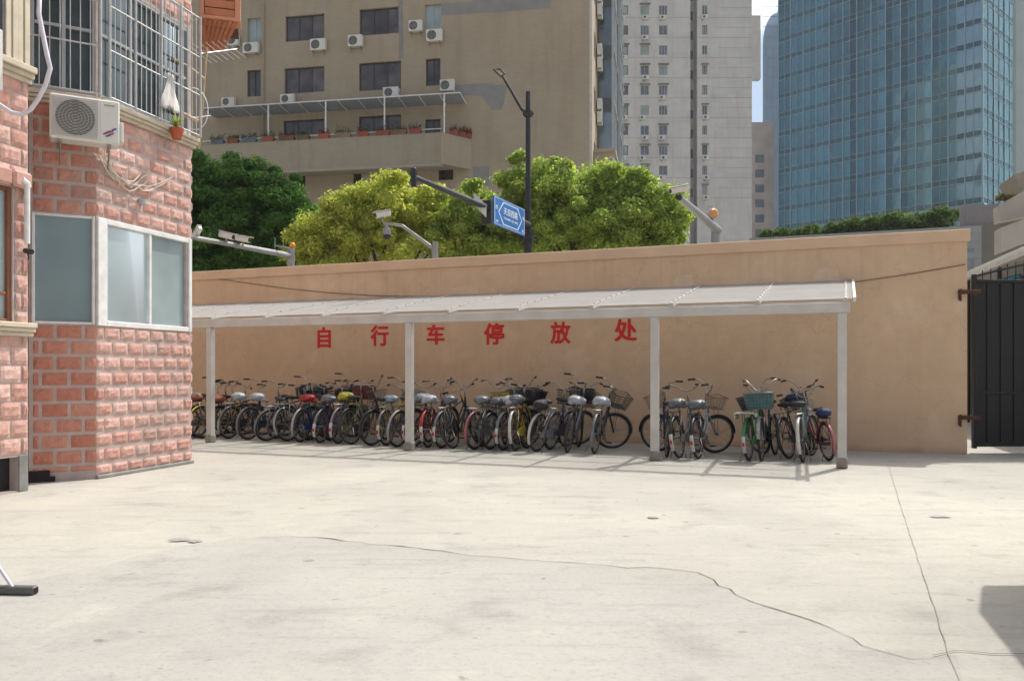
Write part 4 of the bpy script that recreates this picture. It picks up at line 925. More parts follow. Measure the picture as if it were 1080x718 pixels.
for i in range(18):
    a = -1.9 + i * 4.3 / 17; pts.append(c + Vector((.18 * math.cos(a) + .0, .1 * math.cos(a), .33 * math.sin(a) * 1.0)))
mb.tube(pts, .008, 5); pts = [at(185, 118, 12.7), at(196, 124, 12.9), at(208, 124, 13.1), at(222, 122, 13.3)]; mb.tube(pts, .007, 5)
tag(mb.build('wire_loop', M_WHITE, loc=tuple(c), world=True), 'loop of pale wire curving past the thin aerial', 'wire')
s0, z0 = hit(180, 112, B_, D2)
mb = MB(); nU, nV = 8, 10; vs = []; O = at(179, 78, 12.2)
for j in range(nV + 1):
    for i in range(nU + 1):
        u_, v_ = i / nU - .5, j / nV; w_ = .06 + .17 * min(1, v_ * 1.3)
        q = O + D2 * (u_ * w_ * 2 * .8) + Vector((.02 * math.sin(i * 1.9 + j * .5), .012 * math.cos(i * 2.3), -v_ * .52 - .03 * math.sin(i * 1.2) * v_)); vs.append(tuple(q))
fs = [(j * (nU + 1) + i, j * (nU + 1) + i + 1, (j + 1) * (nU + 1) + i + 1, (j + 1) * (nU + 1) + i) for j in range(nV) for i in range(nU)]
mb.add(vs, fs); cl = mb.build('hanging_cloth', mat('white_cloth', (.62, .60, .57), .9, var=.1, scale=12), loc=tuple(O), world=True, smooth=True); md = cl.modifiers.new('thickness', 'SOLIDIFY'); md.thickness = .008
tag(cl, 'white cloth hung to dry on the bars of the upper window', 'cloth')
pp = at(186.5, 147, 12.35); pot = thing('potted_plant', 'small plant in a terracotta pot on the cream sill of the barred window', 'plant', tuple(pp))
mb = MB(); mb.tube([(0, 0, 0), (0, 0, .05), (0, 0, .13), (0, 0, .16), (0, 0, .162)], [.065, .075, .10, .105, .02], 14); mb.build('pot', mat('terracotta', (.42, .10, .045), .8, var=.2), pot, smooth=False)
mb = MB(); rr = random.Random(4)
for k in range(40):
    a = rr.uniform(0, 6.28); l = rr.uniform(.12, .30); t_ = rr.uniform(.2, .9); d = Vector((math.cos(a) * t_, math.sin(a) * t_, 1)).normalized(); sdv = Vector((-math.sin(a), math.cos(a), 0)) * .012
    p1 = Vector((0, 0, .15)); p2 = p1 + d * l * .6; p3 = p1 + d * l + Vector((0, 0, -l * t_ * .35)); mb.add([p1 - sdv * .4, p1 + sdv * .4, p2 + sdv, p2 - sdv, p3], [(0, 1, 2, 3), (3, 2, 4)])
mb.build('foliage', leaf_mat('pot_leaf', (.10, .16, .04), (.22, .26, .09), (.34, .34, .16)), pot)
# orange timber box balcony beyond the corner
OB = at(209, 38, 14.6); OD = Vector((.96, .28, 0)).normalized()
ob = thing('timber_box_balcony', 'orange slatted timber box jutting out above the brick corner', 'balcony', tuple(at(222, 30, 14.6)))
M_OR = mat('orange_timber', (.46, .18, .09), .7, var=.25, scale=5, bmp=.2); M_ORP = mat('pale_orange_trim', (.56, .28, .17), .7, var=.15)
mb = MB(); O = Vector((U(212) * 14.5, 14.5, 0)); zt, zb = 8.6, at(0, 16, 14.5).z
for k in range(9): wbox(mb, O, OD, .06, .56, zb + k * .15, zb + k * .15 + .135, .0 + (.01 if k % 2 else 0), .04, bv=.008)
mb.build('front_boards', M_OR, ob, world=True)
mb = MB(); wbox(mb, O, OD, .56, .66, zb - .05, zt, -.02, .06, bv=.01); wbox(mb, O, OD, -.02, .05, zb - .05, zt, -.02, .05, bv=.01); wbox(mb, O, OD, -.02, .66, zb - .06, zb - .008, -.30, .07, bv=.01); mb.build('frame', M_ORP, ob, world=True)
mb = MB()
for k in range(7):
    x = .02 + k * .085; p0 = O + OD * (x + .05) + nrm(OD) * .03 + Vector((0, 0, zb - .07)); p1 = O + OD * (x - .05 - .0) * .65 + nrm(OD) * -.55 + Vector((0, 0, zb - .40)); mb.tube([p0, p1], .032, 4)
mb.build('sloping_slats', M_OR, ob, world=True)
mb = MB(); wbox(mb, O, OD, .0, .60, zb - .02, zt - .05, -.9, -.03); mb.build('box_body', mat('dark_timber', (.10, .04, .02), .8), ob, world=True)

# ---------------------------------------------------------------- steel stand at the lower left
stn = thing('metal_stand', 'grey square-tube foot with a slanting white pole lying at the left edge of the yard', 'stand', tuple(gnd(30, 627)), R(-4))
mb = MB(); mb.bbox(-1.1, .05, -.03, .03, .006, .056, .006); mb.build('foot', mat('grey_tube', (.13, .13, .12), .5, .4, var=.2, scale=10), stn)
mb = MB(); mb.box(.051, .053, -.022, .022, .014, .048); mb.build('tube_end', mat('dark_void2', (.01, .008, .01), .9), stn)
mb = MB(); mb.tube([(-.11, 0, .05), (-.30, .0, .32), (-.62, 0, .80)], .012, 8); mb.build('slanting_pole', mat('white_pole', (.70, .66, .72), .4), stn)

# ---------------------------------------------------------------- unseen booth added outside the right edge, roof shaped to cast the yard shadow
gb = thing('added_shadow_booth', 'unseen flat roofed booth added beyond the right edge to shade the yard corner', 'booth', (5.4, 5.2, 0))
mb = MB(); mb.prism([(4.03 - 5.4, 6.36 - 5.2), (3.42 - 5.4, 4.5 - 5.2), (3.1 - 5.4, 3.7 - 5.2), (7.2 - 5.4, 3.2 - 5.2), (7.6 - 5.4, 6.9 - 5.2), (4.36 - 5.4, 6.92 - 5.2)], 2.6, 2.72); mb.build('roof', M_WHITE, gb)
mb = MB(); mb.bbox(-.9, 1.6, -1.2, 1.3, 0, 2.6, .02); mb.build('booth_wall', M_CREAM, gb)
mb = MB(); mb.bbox(-.905, -.88, -.5, .8, 1.0, 2.0, .005); mb.bbox(-.5, .9, 1.28, 1.31, 1.0, 2.0, .005); mb.build('window', M_DARKG, gb)
# ---------------------------------------------------------------- tan apartment building
def tile_mat(name, c, mortar, sc=1.0, bw=.24, bh=.07):
    m = bpy.data.materials.new(name); nt, N, L, out = nodes_of(m); p = N.new('ShaderNodeBsdfPrincipled'); L.new(p.outputs[0], out.inputs[0])
    co = objco(nt); sp = N.new('ShaderNodeSeparateXYZ'); L.new(co, sp.inputs[0]); ad = N.new('ShaderNodeMath'); L.new(sp.outputs[0], ad.inputs[0]); L.new(sp.outputs[1], ad.inputs[1])
    cb = N.new('ShaderNodeCombineXYZ'); L.new(ad.outputs[0], cb.inputs[0]); L.new(sp.outputs[2], cb.inputs[1])
    b = N.new('ShaderNodeTexBrick'); L.new(cb.outputs[0], b.inputs['Vector']); b.inputs['Scale'].default_value = 1; b.inputs['Brick Width'].default_value = bw; b.inputs['Row Height'].default_value = bh; b.inputs['Mortar Size'].default_value = .006
    b.inputs['Color1'].default_value = (*c, 1); b.inputs['Color2'].default_value = (*[x * .93 for x in c], 1); b.inputs['Mortar'].default_value = (*mortar, 1)
    cc = mixcol(nt, b.outputs[0], ramp(nt, noise(nt, co, .25, 5, .65), [(.3, (.88, .87, .86)), (.6, (1.03, 1.02, 1.0))]), .9, 'MULTIPLY')
    mp = N.new('ShaderNodeMapping'); mp.inputs['Scale'].default_value = (1.2, 1.2, .12); L.new(co, mp.inputs[0])
    cc = mixcol(nt, cc, ramp(nt, noise(nt, mp.outputs[0], 1.5, 5), [(.3, (.84, .83, .82)), (.5, (1, 1, 1))]), .6, 'MULTIPLY')
    L.new(cc, p.inputs['Base Color']); p.inputs['Roughness'].default_value = .8; return m
M_TAN = tile_mat('tan_facing_tile', (.41, .345, .255), (.345, .29, .22))
M_TAN2 = tile_mat('tan_parapet_tile', (.40, .34, .26), (.33, .285, .22))
M_GREYP = mat('bare_grey_render', (.26, .255, .25), .9, var=.12, scale=2)
M_BRNF = mat('brown_window_frame', (.07, .05, .045), .5)
M_BRNG = glassy('brown_curtained_glass', (.06, .045, .042), .02, .08, .6, rnd=.95, scale=1.2)
M_BLUEG = glassy('pale_blue_glazing', (.18, .22, .25), .22, .08, .3, rnd=.3)
TO = Vector((-10.8, 47.5, 0)); TD = Vector((.984, -.179, 0)).normalized(); TS = Vector((.179, .984, 0)).normalized(); TS_END = 21.5
sR = hit(624.5, 100, TO, TD)[0]; CR = TO + TD * sR; sL = -16.0; TH = 40.0
tan = thing('apartment_building', 'tan tiled apartment block with a flower terrace and bare grey patches where tiles are missing', 'building', tuple(TO), 0)
def rect(x0, x1, y0, y1, O=TO, D=TD):
    xc, yc = (x0 + x1) / 2, (y0 + y1) / 2
    return (hit(x0, yc, O, D)[0], hit(x1, yc, O, D)[0], hit(xc, y1, O, D)[1], hit(xc, y0, O, D)[1])
wins = [rect(301, 342, 16, 43), rect(379, 423, 8.5, 36.5), rect(261, 275.5, 19.5, 46), rect(448, 465, 5, 31),
        rect(300, 342, 71, 98), rect(378.5, 423, 65.5, 95), rect(260.5, 275, 74, 102), rect(449, 464.5, 62, 90.5),
        rect(299, 342, 126.5, 142), rect(378.5, 423, 122, 140), rect(448.5, 464.5, 126, 142),
        rect(314, 322, 182, 199), rect(372, 381, 178, 197), rect(432, 440, 176, 193), rect(462, 478, 174, 190)]
up = []
for (a, b, c, d) in wins[:4]:
    for k in (1, 2, 3, 4, 5): up.append((a, b, c + 3.03 * k, d + 3.03 * k))
wins = wins + [w for w in up if w[3] < TH - 1]
mb = MB(); wall_holes(mb, TO, TD, sL, sR, 0, TH, wins, .22)
bk = TO + TD * sL + TS * TS_END; CRb = CR + TS * TS_END
mb.quad(TO + TD * sL, TO + TD * sL + Vector((0, 0, TH)), bk + Vector((0, 0, TH)), bk); mb.quad(bk, bk + Vector((0, 0, TH)), CRb + Vector((0, 0, TH)), CRb)
mb.quad(TO + TD * sL + Vector((0, 0, TH)), CR + Vector((0, 0, TH)), CRb + Vector((0, 0, TH)), bk + Vector((0, 0, TH)))
sw = []
for k in range(11):
    z = 3.6 + k * 3.03; sw.append((1.2, 2.4, z, z + 1.4))
wall_holes(mb, CR, TS, 0, TS_END, 0, TH, sw, .2); mb.build('tiled_wall', M_TAN, tan, world=True)
def simple_window(parent, O, D, r, frame, glass, setback=.14, mull=2, name='window', bars=False, fw=.06):
    a, b, c, d = r; mb = MB()
    for (p, q, e, f) in ((a, a + fw, c, d), (b - fw, b, c, d), (a + fw, b - fw, c, c + fw), (a + fw, b - fw, d - fw, d)): wbox(mb, O, D, p + .002 * (p == a), q - .002 * (q == b), e + .002, f - .002, -setback - .05, -setback)
    for k in range(1, mull): x = a + (b - a) * k / mull; wbox(mb, O, D, x - .025, x + .025, c + fw, d - fw, -setback - .045, -setback - .004)
    w = mb.build(name, frame, parent, world=True); g = MB(); m2 = MB()
    for k in range(mull):
        x0 = a + fw + (b - a - 2 * fw) * k / mull; x1 = a + fw + (b - a - 2 * fw) * (k + 1) / mull
        wbox(m2, O, D, x0 + .003, x1 - .003, c + fw, d - fw, -setback - .04 - (.012 if k % 2 else 0), -setback - .03 - (.012 if k % 2 else 0))
    inv = Matrix.Translation(parent.location).inverted(); g.v = [tuple(inv @ Vector(v)) for v in m2.v]; g.f = m2.f; g.m = m2.m; g.build('glass_pane', glass, w)
    return w
for i, r in enumerate(wins):
    wide = r[1] - r[0] > 1.5
    simple_window(tan, TO, TD, r, M_BRNF if i not in (2, 3) else M_FRAMEG, M_BRNG if i not in (2, 3) else M_PALEG, mull=3 if wide else 2 if i not in (2, 3) else 2)
for r in sw: simple_window(tan, CR, TS, r, M_BRNF, M_BRNG, mull=2)
mb = MB()      # bare patches and grey strip
def flatpoly(mb_, pts, off, O=TO, D=TD, th=.0):
    n = nrm(D) * off; vs = []; mb = MB()
    for x, y in pts: s, z = hit(x, y, O, D); v = O + D * s + n; vs.append((v.x, v.y, z))
    mb.add(vs, [tuple(reversed(range(len(vs))))]); mb.build('bare_patch', M_GREYP, tan, world=True)
flatpoly(mb, [(466, 4), (498, 3), (498, 1), (581, -1), (581, 9), (480, 16), (466, 17)], .012)
flatpoly(mb, [(479, 90), (519, 87.5), (519, 90), (537, 89.5), (533, 98), (532, 107), (529.5, 115.5), (519, 116), (512, 107), (508, 101), (492, 101), (479, 104)], .012)
flatpoly(mb, [(499, 176), (516, 175.5), (516, 197), (499, 198)], .012)
flatpoly(mb, [(420, -12), (424, -12), (426, 62), (421, 62)], .010)
# white edge strip on the right corner + drain pipes
mb = MB(); wbox(mb, TO, TD, sR - .14, sR + .0, 0, TH, .0, .03); mb.build('corner_strip', mat('pale_corner', (.56, .52, .44), .8), tan, world=True)
for px in (278.5,):
    s = hit(px, 30, TO, TD)[0]; mb = MB(); v = TO + TD * s + nrm(TD) * .10; mb.tube([v + Vector((0, 0, 14.0)), v + Vector((0, 0, TH - 1))], .045, 6); mb.build('downpipe', mat('tan_pipe', (.36, .30, .22), .7), tan, world=True)
# glazed bays on the right side
for (s0, s1, o) in ((3.6, 7.8, .9), (10.2, 14.4, .9), (16.5, 20.5, .7)):
    mb = MB(); gmb = MB(); bmb = MB(); z0 = 13.4; wbox(bmb, CR, TS, s0, s1, z0, TH - .5, 0, o); bay = bmb.build('glazed_bay', mat('bay_dark', (.10, .11, .12), .7), tan, world=True)
    for k in range(9):
        za = z0 + k * 3.03
        for j in range(3):
            x0 = s0 + (s1 - s0) * j / 3; x1 = s0 + (s1 - s0) * (j + 1) / 3; wbox(gmb, CR, TS, x0 + .04, x1 - .04, za + .7, za + 2.9, o + .002, o + .02)
            wbox(mb, CR, TS, x0 - .03, x0 + .03, za, za + 3.03, o + .021, o + .06)
        wbox(gmb, CR + TS * s0 + nrm(TS) * .05, nrm(TS), .0, o - .1, za + .7, za + 2.9, .003, .02)
        wbox(mb, CR, TS, s0, s1, za + .55, za + .66, o + .022, o + .07)
    wbox(mb, CR, TS, s0 - .05, s0 - .002, z0, TH - .5, o - .08, o + .07)
    iv = Matrix.Translation(tan.location).inverted()
    for q_, nm_, mt_ in ((gmb, 'bay_glazing', glassy('bay_glass', (.07, .09, .105), .12, .08, .5, rnd=.9)), (mb, 'bay_mullions', M_FRAMEG)):
        q_.v = [tuple(iv @ Vector(v)) for v in q_.v]; q_.build(nm_, mt_, bay)
mb = MB(); wbox(mb, CR, TS, .9, TS_END - .2, 0, 13.3, 0.02, 1.1); wbox(mb, CR, TS, .8, TS_END, 13.3, 13.5, 0.02, 1.2); mb.build('side_annex', M_TAN2, tan, world=True)
# terrace with chamfered right end
zb, zt = 12.48, 14.15; n = nrm(TD); wv = 1.55
sG = hit(497, 160, TO, TD)[0]; sT0 = hit(221, 160, TO, TD)[0]
ts = [TO + TD * (sT0 - .5), TO + TD * (sT0 - .5) + n * wv, TO + TD * (sG - 1.3) + n * wv, TO + TD * sG]
def seg_wall(mb, a, b, z0, z1, t):
    d = (b - a); L_ = d.length; d.normalize(); wbox(mb, Vector((a.x, a.y, 0)), d, 0, L_, z0, z1, -t, 0)
mb = MB(); seg_wall(mb, ts[0], ts[1], zb, zt, .15); seg_wall(mb, ts[1], ts[2], zb, zt, .15); seg_wall(mb, ts[2] + (ts[3] - ts[2]).normalized() * .002, ts[3], zb, zt, .15)
mb.add([(v.x, v.y, zb + .02) for v in ts], [(0, 1, 2, 3)]); mb.add([(v.x, v.y, zb + .3) for v in ts], [(0, 1, 2, 3)])
mb.build('terrace_parapet', M_TAN2, tan, world=True)
mb = MB(); wbox(mb, TO + n * wv, TD, sT0 - .55, sG - 1.28, zb - .12, zb, -.3, .05); mb.build('terrace_lip', mat('terrace_lip', (.40, .36, .30), .9), tan, world=True)
# terrace canopy
mb = MB(); s0c = hit(228, 115, TO, TD)[0]; s1c = hit(492, 102, TO, TD)[0]; zc1 = hit(360, 104, TO, TD)[1]; P = lambda s, o, z: TO + TD * s + n * o + Vector((0, 0, z))
ov = 1.5; zc1 = hit(360, 116.5, TO, TD)[1]; zc0 = hit(360, 104.5, TO + n * ov, TD)[1]
mb.add([P(s0c, ov, zc0), P(s1c, ov, zc0), P(s1c, .02, zc1), P(s0c, .02, zc1), P(s0c, ov, zc0 - .03), P(s1c, ov, zc0 - .03), P(s1c, .02, zc1 - .03), P(s0c, .02, zc1 - .03)], [(0, 1, 2, 3), (7, 6, 5, 4), (0, 4, 5, 1), (1, 5, 6, 2), (3, 7, 4, 0)])
cn = mb.build('terrace_canopy', poly_mat('terrace_polycarbonate', .75, (.42, .44, .46)), tan, world=True)
mb = MB(); inv = Matrix.Translation(tan.location).inverted()
k_ = 0
for i in range(14):
    s = s0c + (s1c - s0c) * i / 13; mb.tube([inv @ (P(s, ov, zc0 - .05)), inv @ P(s, .05, zc1 - .05)], .03, 4)
mb.tube([inv @ P(s0c, ov, zc0 - .05), inv @ P(s1c, ov, zc0 - .05)], .035, 5)
for px in (283, 343.5, 405.5, 468.5): s = hit(px, 125, TO + n * 1.45, TD)[0]; mb.tube([inv @ P(s, 1.45, zc0 - .05), inv @ P(s, 1.45, zt)], .045, 6)
mb.tube([inv @ P(s0c, 1.48, zt + .22), inv @ P(sG - 1.3, 1.48, zt + .22)], .025, 5)
mb.build('canopy_frame', M_FRAMEW, cn)
# flower pots on the parapet
FL = [(230, 144, 'blue grey', (.12, .15, .17), (.07, .12, .05)), (246, 143, 'small brown', (.22, .09, .05), (.10, .10, .04)), (263, 143, 'wide blue grey', (.13, .16, .18), (.05, .11, .04)), (283, 140, 'red brown', (.30, .10, .06), (.12, .16, .05)),
      (303, 138, 'dark brown', (.16, .08, .05), (.18, .11, .06)), (320, 136, 'green leaved', (.14, .10, .06), (.10, .17, .05)), (342, 137, 'bright terracotta', (.38, .10, .06), (.22, .09, .06)), (362, 135, 'olive leaved', (.25, .18, .12), (.16, .18, .07)),
      (383, 135, 'wide terracotta', (.30, .09, .05), (.24, .12, .08)), (404, 134, 'tall red brown', (.26, .08, .05), (.20, .10, .07)), (421, 133, 'brown and green', (.20, .11, .07), (.12, .14, .06)), (438, 131, 'low red', (.32, .08, .06), (.20, .10, .07)),
      (478, 133, 'reddish', (.30, .09, .06), (.26, .10, .07)), (487, 138, 'rusty', (.26, .09, .06), (.24, .10, .07)), (493, 143, 'last small red', (.30, .08, .06), (.22, .08, .05))]
rf = random.Random(9)
for i, (x, y, nm, pc, lc) in enumerate(FL):
    if x < 470: s = hit(x, 140, TO + n * 1.47, TD)[0]; q = TO + n * 1.47 + TD * s
    else: s = hit(x, 140, ts[2], (ts[3] - ts[2]).normalized())[0]; q = ts[2] + (ts[3] - ts[2]).normalized() * s + TS * .07 
    t = thing('flower_pot', '%s flower box, number %d from the left on the tan terrace parapet' % (nm, i + 1) if False else '%s flower box on the tan terrace parapet' % nm, 'flower pot', (q.x, q.y, zt + .003), math.atan2(TD.y, TD.x), 'flower boxes along the terrace parapet')
    w = rf.uniform(.32, .5) if x < 470 else .2
    mb = MB(); M_ = None; mb.add([(-w * .85, -.1, 0), (w * .85, -.1, 0), (w * .85, .1, 0), (-w * .85, .1, 0), (-w, -.13, .26), (w, -.13, .26), (w, .13, .26), (-w, .13, .26)], [(3, 2, 1, 0), (4, 5, 6, 7), (0, 1, 5, 4), (1, 2, 6, 5), (2, 3, 7, 6), (3, 0, 4, 7)])
    mb.build('pot', mat('pot_%d' % i, pc, .8), t); mb = MB()
    for k in range(150):
        c = Vector((rf.uniform(-w, w), rf.uniform(-.16, .16), .26 + abs(rf.gauss(0, .14)))); a = rf.uniform(0, 6.3); e = Vector((math.cos(a), math.sin(a), rf.uniform(-.6, .6))) * .06; f = Vector((-math.sin(a), math.cos(a), rf.uniform(-.6, .6))) * .03
        mb.quad(c - e, c - f, c + e, c + f)
    mb.build('foliage', mat('potleaf_%d' % i, lc, .8, var=.3, scale=9), t)
# its air conditioners
ACS = [(240, 251, 36, 48, 'leftmost in the upper row of the tan facade'), (256, 272, 45, 56, 'below the upper narrow left window of the tan building'), (327, 343, 41, 53, 'under the right end of the tan facade\'s upper left wide window'), (367, 382, 37, 49, 'under the left end of the tan facade\'s upper right wide window'),
       (431, 445, 21.5, 33, 'left of the narrow window atop the tan facade'), (449.5, 466, 31, 43.5, 'right under the narrow window atop the tan facade'), (233.5, 247, 103, 112, 'resting above the left end of the terrace canopy'), (295.5, 310, 99.5, 109, 'above the terrace canopy under the lower left wide window'),
       (404, 420, 92, 103, 'above the terrace canopy under the lower right wide window'), (464, 479, 84, 96, 'next to the bare grey patch above the canopy end')]
for (x0, x1, y0, y1, lb) in ACS:
    s0, s1, z0, z1 = rect(x0, x1, y0, y1, TO + n * .3); v = TO + TD * s0
    aircon('white air conditioner ' + lb, (v.x + n.x * .002, v.y + n.y * .002, z0), TD, s1 - s0, z1 - z0, .34, 1, 'air conditioners on the tan building')
for k, z in enumerate((16.2, 19.3, 22.3)):
    for j in range(2):
        v = CR + TS * (2.5 + j * .0); 
        aircon('%s box of the %s stacked air conditioner pair on the tan right side wall' % (('lower', 'upper')[j], ('lowest', 'middle', 'highest')[k]), (v.x, v.y, z - .75 * (1 - j)), TS, .8, .6, .34, 1, 'air conditioners on the tan building side')

# ---------------------------------------------------------------- pale high rise
M_HR = tile_mat('pale_high_rise_render', (.62, .615, .60), (.56, .555, .54), bw=1.2, bh=.6)
M_HRL = mat('high_rise_joint', (.33, .32, .30), .9)
HD = 121.0; HO = Vector((0, HD, 0)); HX = Vector((1, 0, 0)); FLH = 21.1 / F * HD; Z = lambda y: H_EYE + (HY - y) / F * HD; X = lambda px: U(px) * HD
hr = thing('high_rise', 'pale grey residential high rise with small windows and a narrow recess between two wings', 'building', (X(728), HD, 0))
hw = []; hac = []
rh = random.Random(21)
zrow = [Z(37) - k * FLH for k in range(-3, 9)]       # sill height of each storey
for k, z in enumerate(zrow):
    for px in (658, 680, 699.5): hw.append((X(px - 4.5), X(px + 4.5), z + .0, z + 1.38))
h2 = [(X(740.5), X(746), z + .05, z + 1.40) for z in zrow]
Ztop = 72.0
mb = MB(); xa, xb, xc, xd = X(630), X(728), X(735.5), X(793)
wall_holes(mb, HO, HX, xa, xb, 0, Ztop, hw, .25); wall_holes(mb, HO, HX, xc, xd, 0, Ztop, h2, .25)
rec = 2.2
mb.quad((xb, HD, 0), (xb, HD + rec, 0), (xb, HD + rec, Ztop), (xb, HD, Ztop)); mb.quad((xc, HD, 0), (xc, HD, Ztop), (xc, HD + rec, Ztop), (xc, HD + rec, 0))
wall_holes(mb, Vector((0, HD + rec, 0)), HX, xb, xc, 0, Ztop, [], .2)
mb.box(xa, xd, HD + rec + .01, HD + 16, 0, Ztop); mb.box(xd - .001 + .002, X(797.3), HD + 4, HD + 15, 0, Ztop)
mb.box(X(797.3) + .002, X(811), HD + 4.02, HD + 5.2, Z(73), Z(4))
for z in zrow:                       # floor joints stand 3 mm proud
    wbox(mb, HO, HX, xa, xb, z - .42, z - .37, 0.0, .02, 1); wbox(mb, HO, HX, xc, xd, z - .42, z - .37, 0, .02, 1); wbox(mb, HO, HX, xc + 3, xd, z + 1.0, z + 1.04, 0, .02, 1)
for px in (671, 709.5): wbox(mb, HO, HX, X(px) - .05, X(px) + .05, 0, Ztop, 0, .05)
hb = mb.build('rendered_wall', [M_HR, M_HRL], hr, world=True)
M_HG = glassy('high_rise_glass', (.10, .105, .11), .08, .06, .4, rnd=.5)
for i, r in enumerate(hw + h2):
    if r[2] > Z(-8) or r[3] < Z(255): continue
    simple_window(hr, HO, HX, r, M_FRAMEG if i % 3 else M_BRNF, M_HG if rh.random() < .75 else M_PALEG, setback=.12, mull=rh.choice((2, 2, 3)), fw=.07)
mb = MB()        # recess side windows and shades
for k, z in enumerate(zrow):
    if z > Z(-8) or z < Z(250): continue
    m2 = MB(); wbox(m2, Vector((0, HD + rec, 0)), HX, X(730), X(734), z + .1, z + 1.4, .0, .06); m2.build('recess_window', M_HG, hr, world=True)
    m2 = MB(); wbox(m2, HO, HX, xd - 1.0 + 1.03, xd + .6, z - .1, z + .85, -4.0 + .0, -3.2); m2.build('side_balcony', mat('balcony_panel', (.38, .37, .33), .8, var=.2, scale=.8), hr, world=True)
vis = [r for r in hw + h2 if Z(240) < r[2] < Z(-5)]
for i, r in enumerate(vis):
    if rh.random() < .5:
        x = r[0] + rh.uniform(-.2, .3)
        m2 = MB(); w_, h_ = .85, .6; m2.bbox(0, w_, -.40, -.02, 0, h_, .03, 0); m2.add([(w_ * .36 + .2 * math.cos(a_ * .5236), -.404, .3 + .2 * math.sin(a_ * .5236)) for a_ in range(12)], [tuple(range(12))], 1); m2.bbox(.08, .14, -.38, -.02, -.16, -.005, .01, 1)
        tag(m2.build('air_conditioner', [M_AC, M_ACD], loc=(x, HD - .02, r[2] - .78)), 'small air conditioner box under a window of the pale grey high rise', 'air conditioner', 'air conditioners on the pale high rise')
# canopy hoods above some windows
for r in vis:
    if rh.random() < .45: m2 = MB(); wbox(m2, HO, HX, r[0] - .15, r[1] + .15, r[3] + .06, r[3] + .12, 0.0, .55); m2.build('window_hood', mat('hood_grey', (.22, .21, .19), .8), hr, world=True)

# far block seen in the gap
fb = thing('far_apartment_block', 'far pinkish apartment block in the slit between high rise and blue tower', 'building', (U(802) * 190, 190, 0))
mb = MB(); mb.box(-2.2, 3.0, 0, 12, 0, H_EYE + 261 / F * 190); mb.build('wall', mat('hazy_pinkish_render', (.56, .50, .47), .9, var=.2, scale=.3), fb)  # pinkish wall paled, so distance haze is put into its colour
for k in range(10):
    mb = MB(); mb.box(-1.2, .8, -.1, -.01, 18 + 3.4 * k, 19.8 + 3.4 * k); mb.build('window', M_BLUEG, fb)

# ---------------------------------------------------------------- glass towers
M_TG = glassy('curtain_wall_vision_glass', (.018, .075, .10), .36, .03, .5, tint=(.26, .46, .58), rnd=.8, scale=.10, rvar=.55)
M_TS = glassy('curtain_wall_spandrel_glass', (.015, .05, .065), .24, .08, .3, tint=(.24, .40, .48), rnd=.6, scale=.2, rvar=.4)
M_TE = glassy('pale_corner_glass', (.12, .23, .31), .26, .05, .1, tint=(.42, .60, .74), rnd=.08)
M_MUL = mat('aluminium_mullion', (.25, .34, .38), .4, .4, var=.08)
def curtain_wall(t, O, D, L_, z0, z1, fh, bay, seed, vg=M_TG, sg=M_TS, edge=0, edgeg=None, mul=.10, shift=0):
    rc_ = random.Random(seed); n = nrm(D); nb = int(round(L_ / bay)); nf = int((z1 - z0) / fh); g1, g2, g3, m = MB(), MB(), MB(), MB()
    def P(s, z, o): v = O + D * s + n * o; return (v.x, v.y, z)
    for f in range(nf):
        za = z0 + f * fh; g1, g2 = MB(), MB()
        for b in range(nb):
            s0, s1 = b * L_ / nb, (b + 1) * L_ / nb; e = [rc_.uniform(-.03, .03) for _ in range(4)]; gi = 1 if (edge and s1 > L_ - edge and edgeg) else 0
            g1.add([P(s0, za + fh * .26, .02 + e[0]), P(s1, za + fh * .26, .02 + e[1]), P(s1, za + fh, .02 + e[2]), P(s0, za + fh, .02 + e[3])], [(0, 1, 2, 3)], gi)
            e = [rc_.uniform(-.006, .006) for _ in range(4)]
            g2.add([P(s0, za, .02 + e[0]), P(s1, za, .02 + e[1]), P(s1, za + fh * .26, .02 + e[2]), P(s0, za + fh * .26, .02 + e[3])], [(0, 1, 2, 3)])
        wbox(m, O, D, 0, L_, za - .05, za + .05, .045, .11); wbox(m, O, D, 0, L_, za + fh * .26 - .035, za + fh * .26 + .035, .045, .10)
        g1.build('vision_glass_band', [vg, edgeg or vg], t, world=True); g2.build('spandrel_band', sg, t, world=True)
    for b in range(nb + 1):
        s = b * L_ / nb; w = mul if b % 2 == 0 else mul * .45; wbox(m, O, D, s - w, s + w, z0, z0 + nf * fh, .04, .16 if b % 2 == 0 else .12)
    m.build('mullion_grid', M_MUL, t, world=True)
K = Vector((U(1036) * 147, 147, 0)); GD = Vector((.668, -.744, 0)); GS = Vector((.744, .668, 0)); GL = 39.6; G0_ = K - GD * GL
gt = thing('glass_office_tower', 'teal blue glass curtain wall office tower filling the upper right', 'building', tuple(K))
GH = 100.0
mb = MB(); q = [K - nrm(GD) * .0, G0_, G0_ + GS * 30, K + GS * 30]; ins = [K + (GS - GD) * .05, G0_ + (GS + GD) * .05, G0_ + GS * 30, K + GS * 30]
mb.prism([(v.x, v.y) for v in ins], 0, GH - .2); mb.build('tower_core', mat('tower_core', (.08, .09, .1), .8), gt, world=True)
curtain_wall(gt, G0_, GD, GL, 30.9, GH, 3.95, 1.41, 1, edge=3.2, edgeg=M_TE)
curtain_wall(gt, K, GS, 16.5, 30.9, GH, 3.95, 2.75, 2, vg=glassy('side_glass', (.03, .09, .105), .18, .04, .4, tint=(.32, .50, .58), rnd=.8), mul=.12)
wm = MB()
for (O, D, L_) in ((G0_, GD, GL), (K, GS, 16.5)): wbox(wm, O, D, 0, L_, 0, 30.8, 0, .3)
wm.build('lobby_glass', glassy('lobby_glass', (.05, .12, .16), .3, .06, .3, tint=(.4, .6, .75), rnd=.1), gt, world=True)
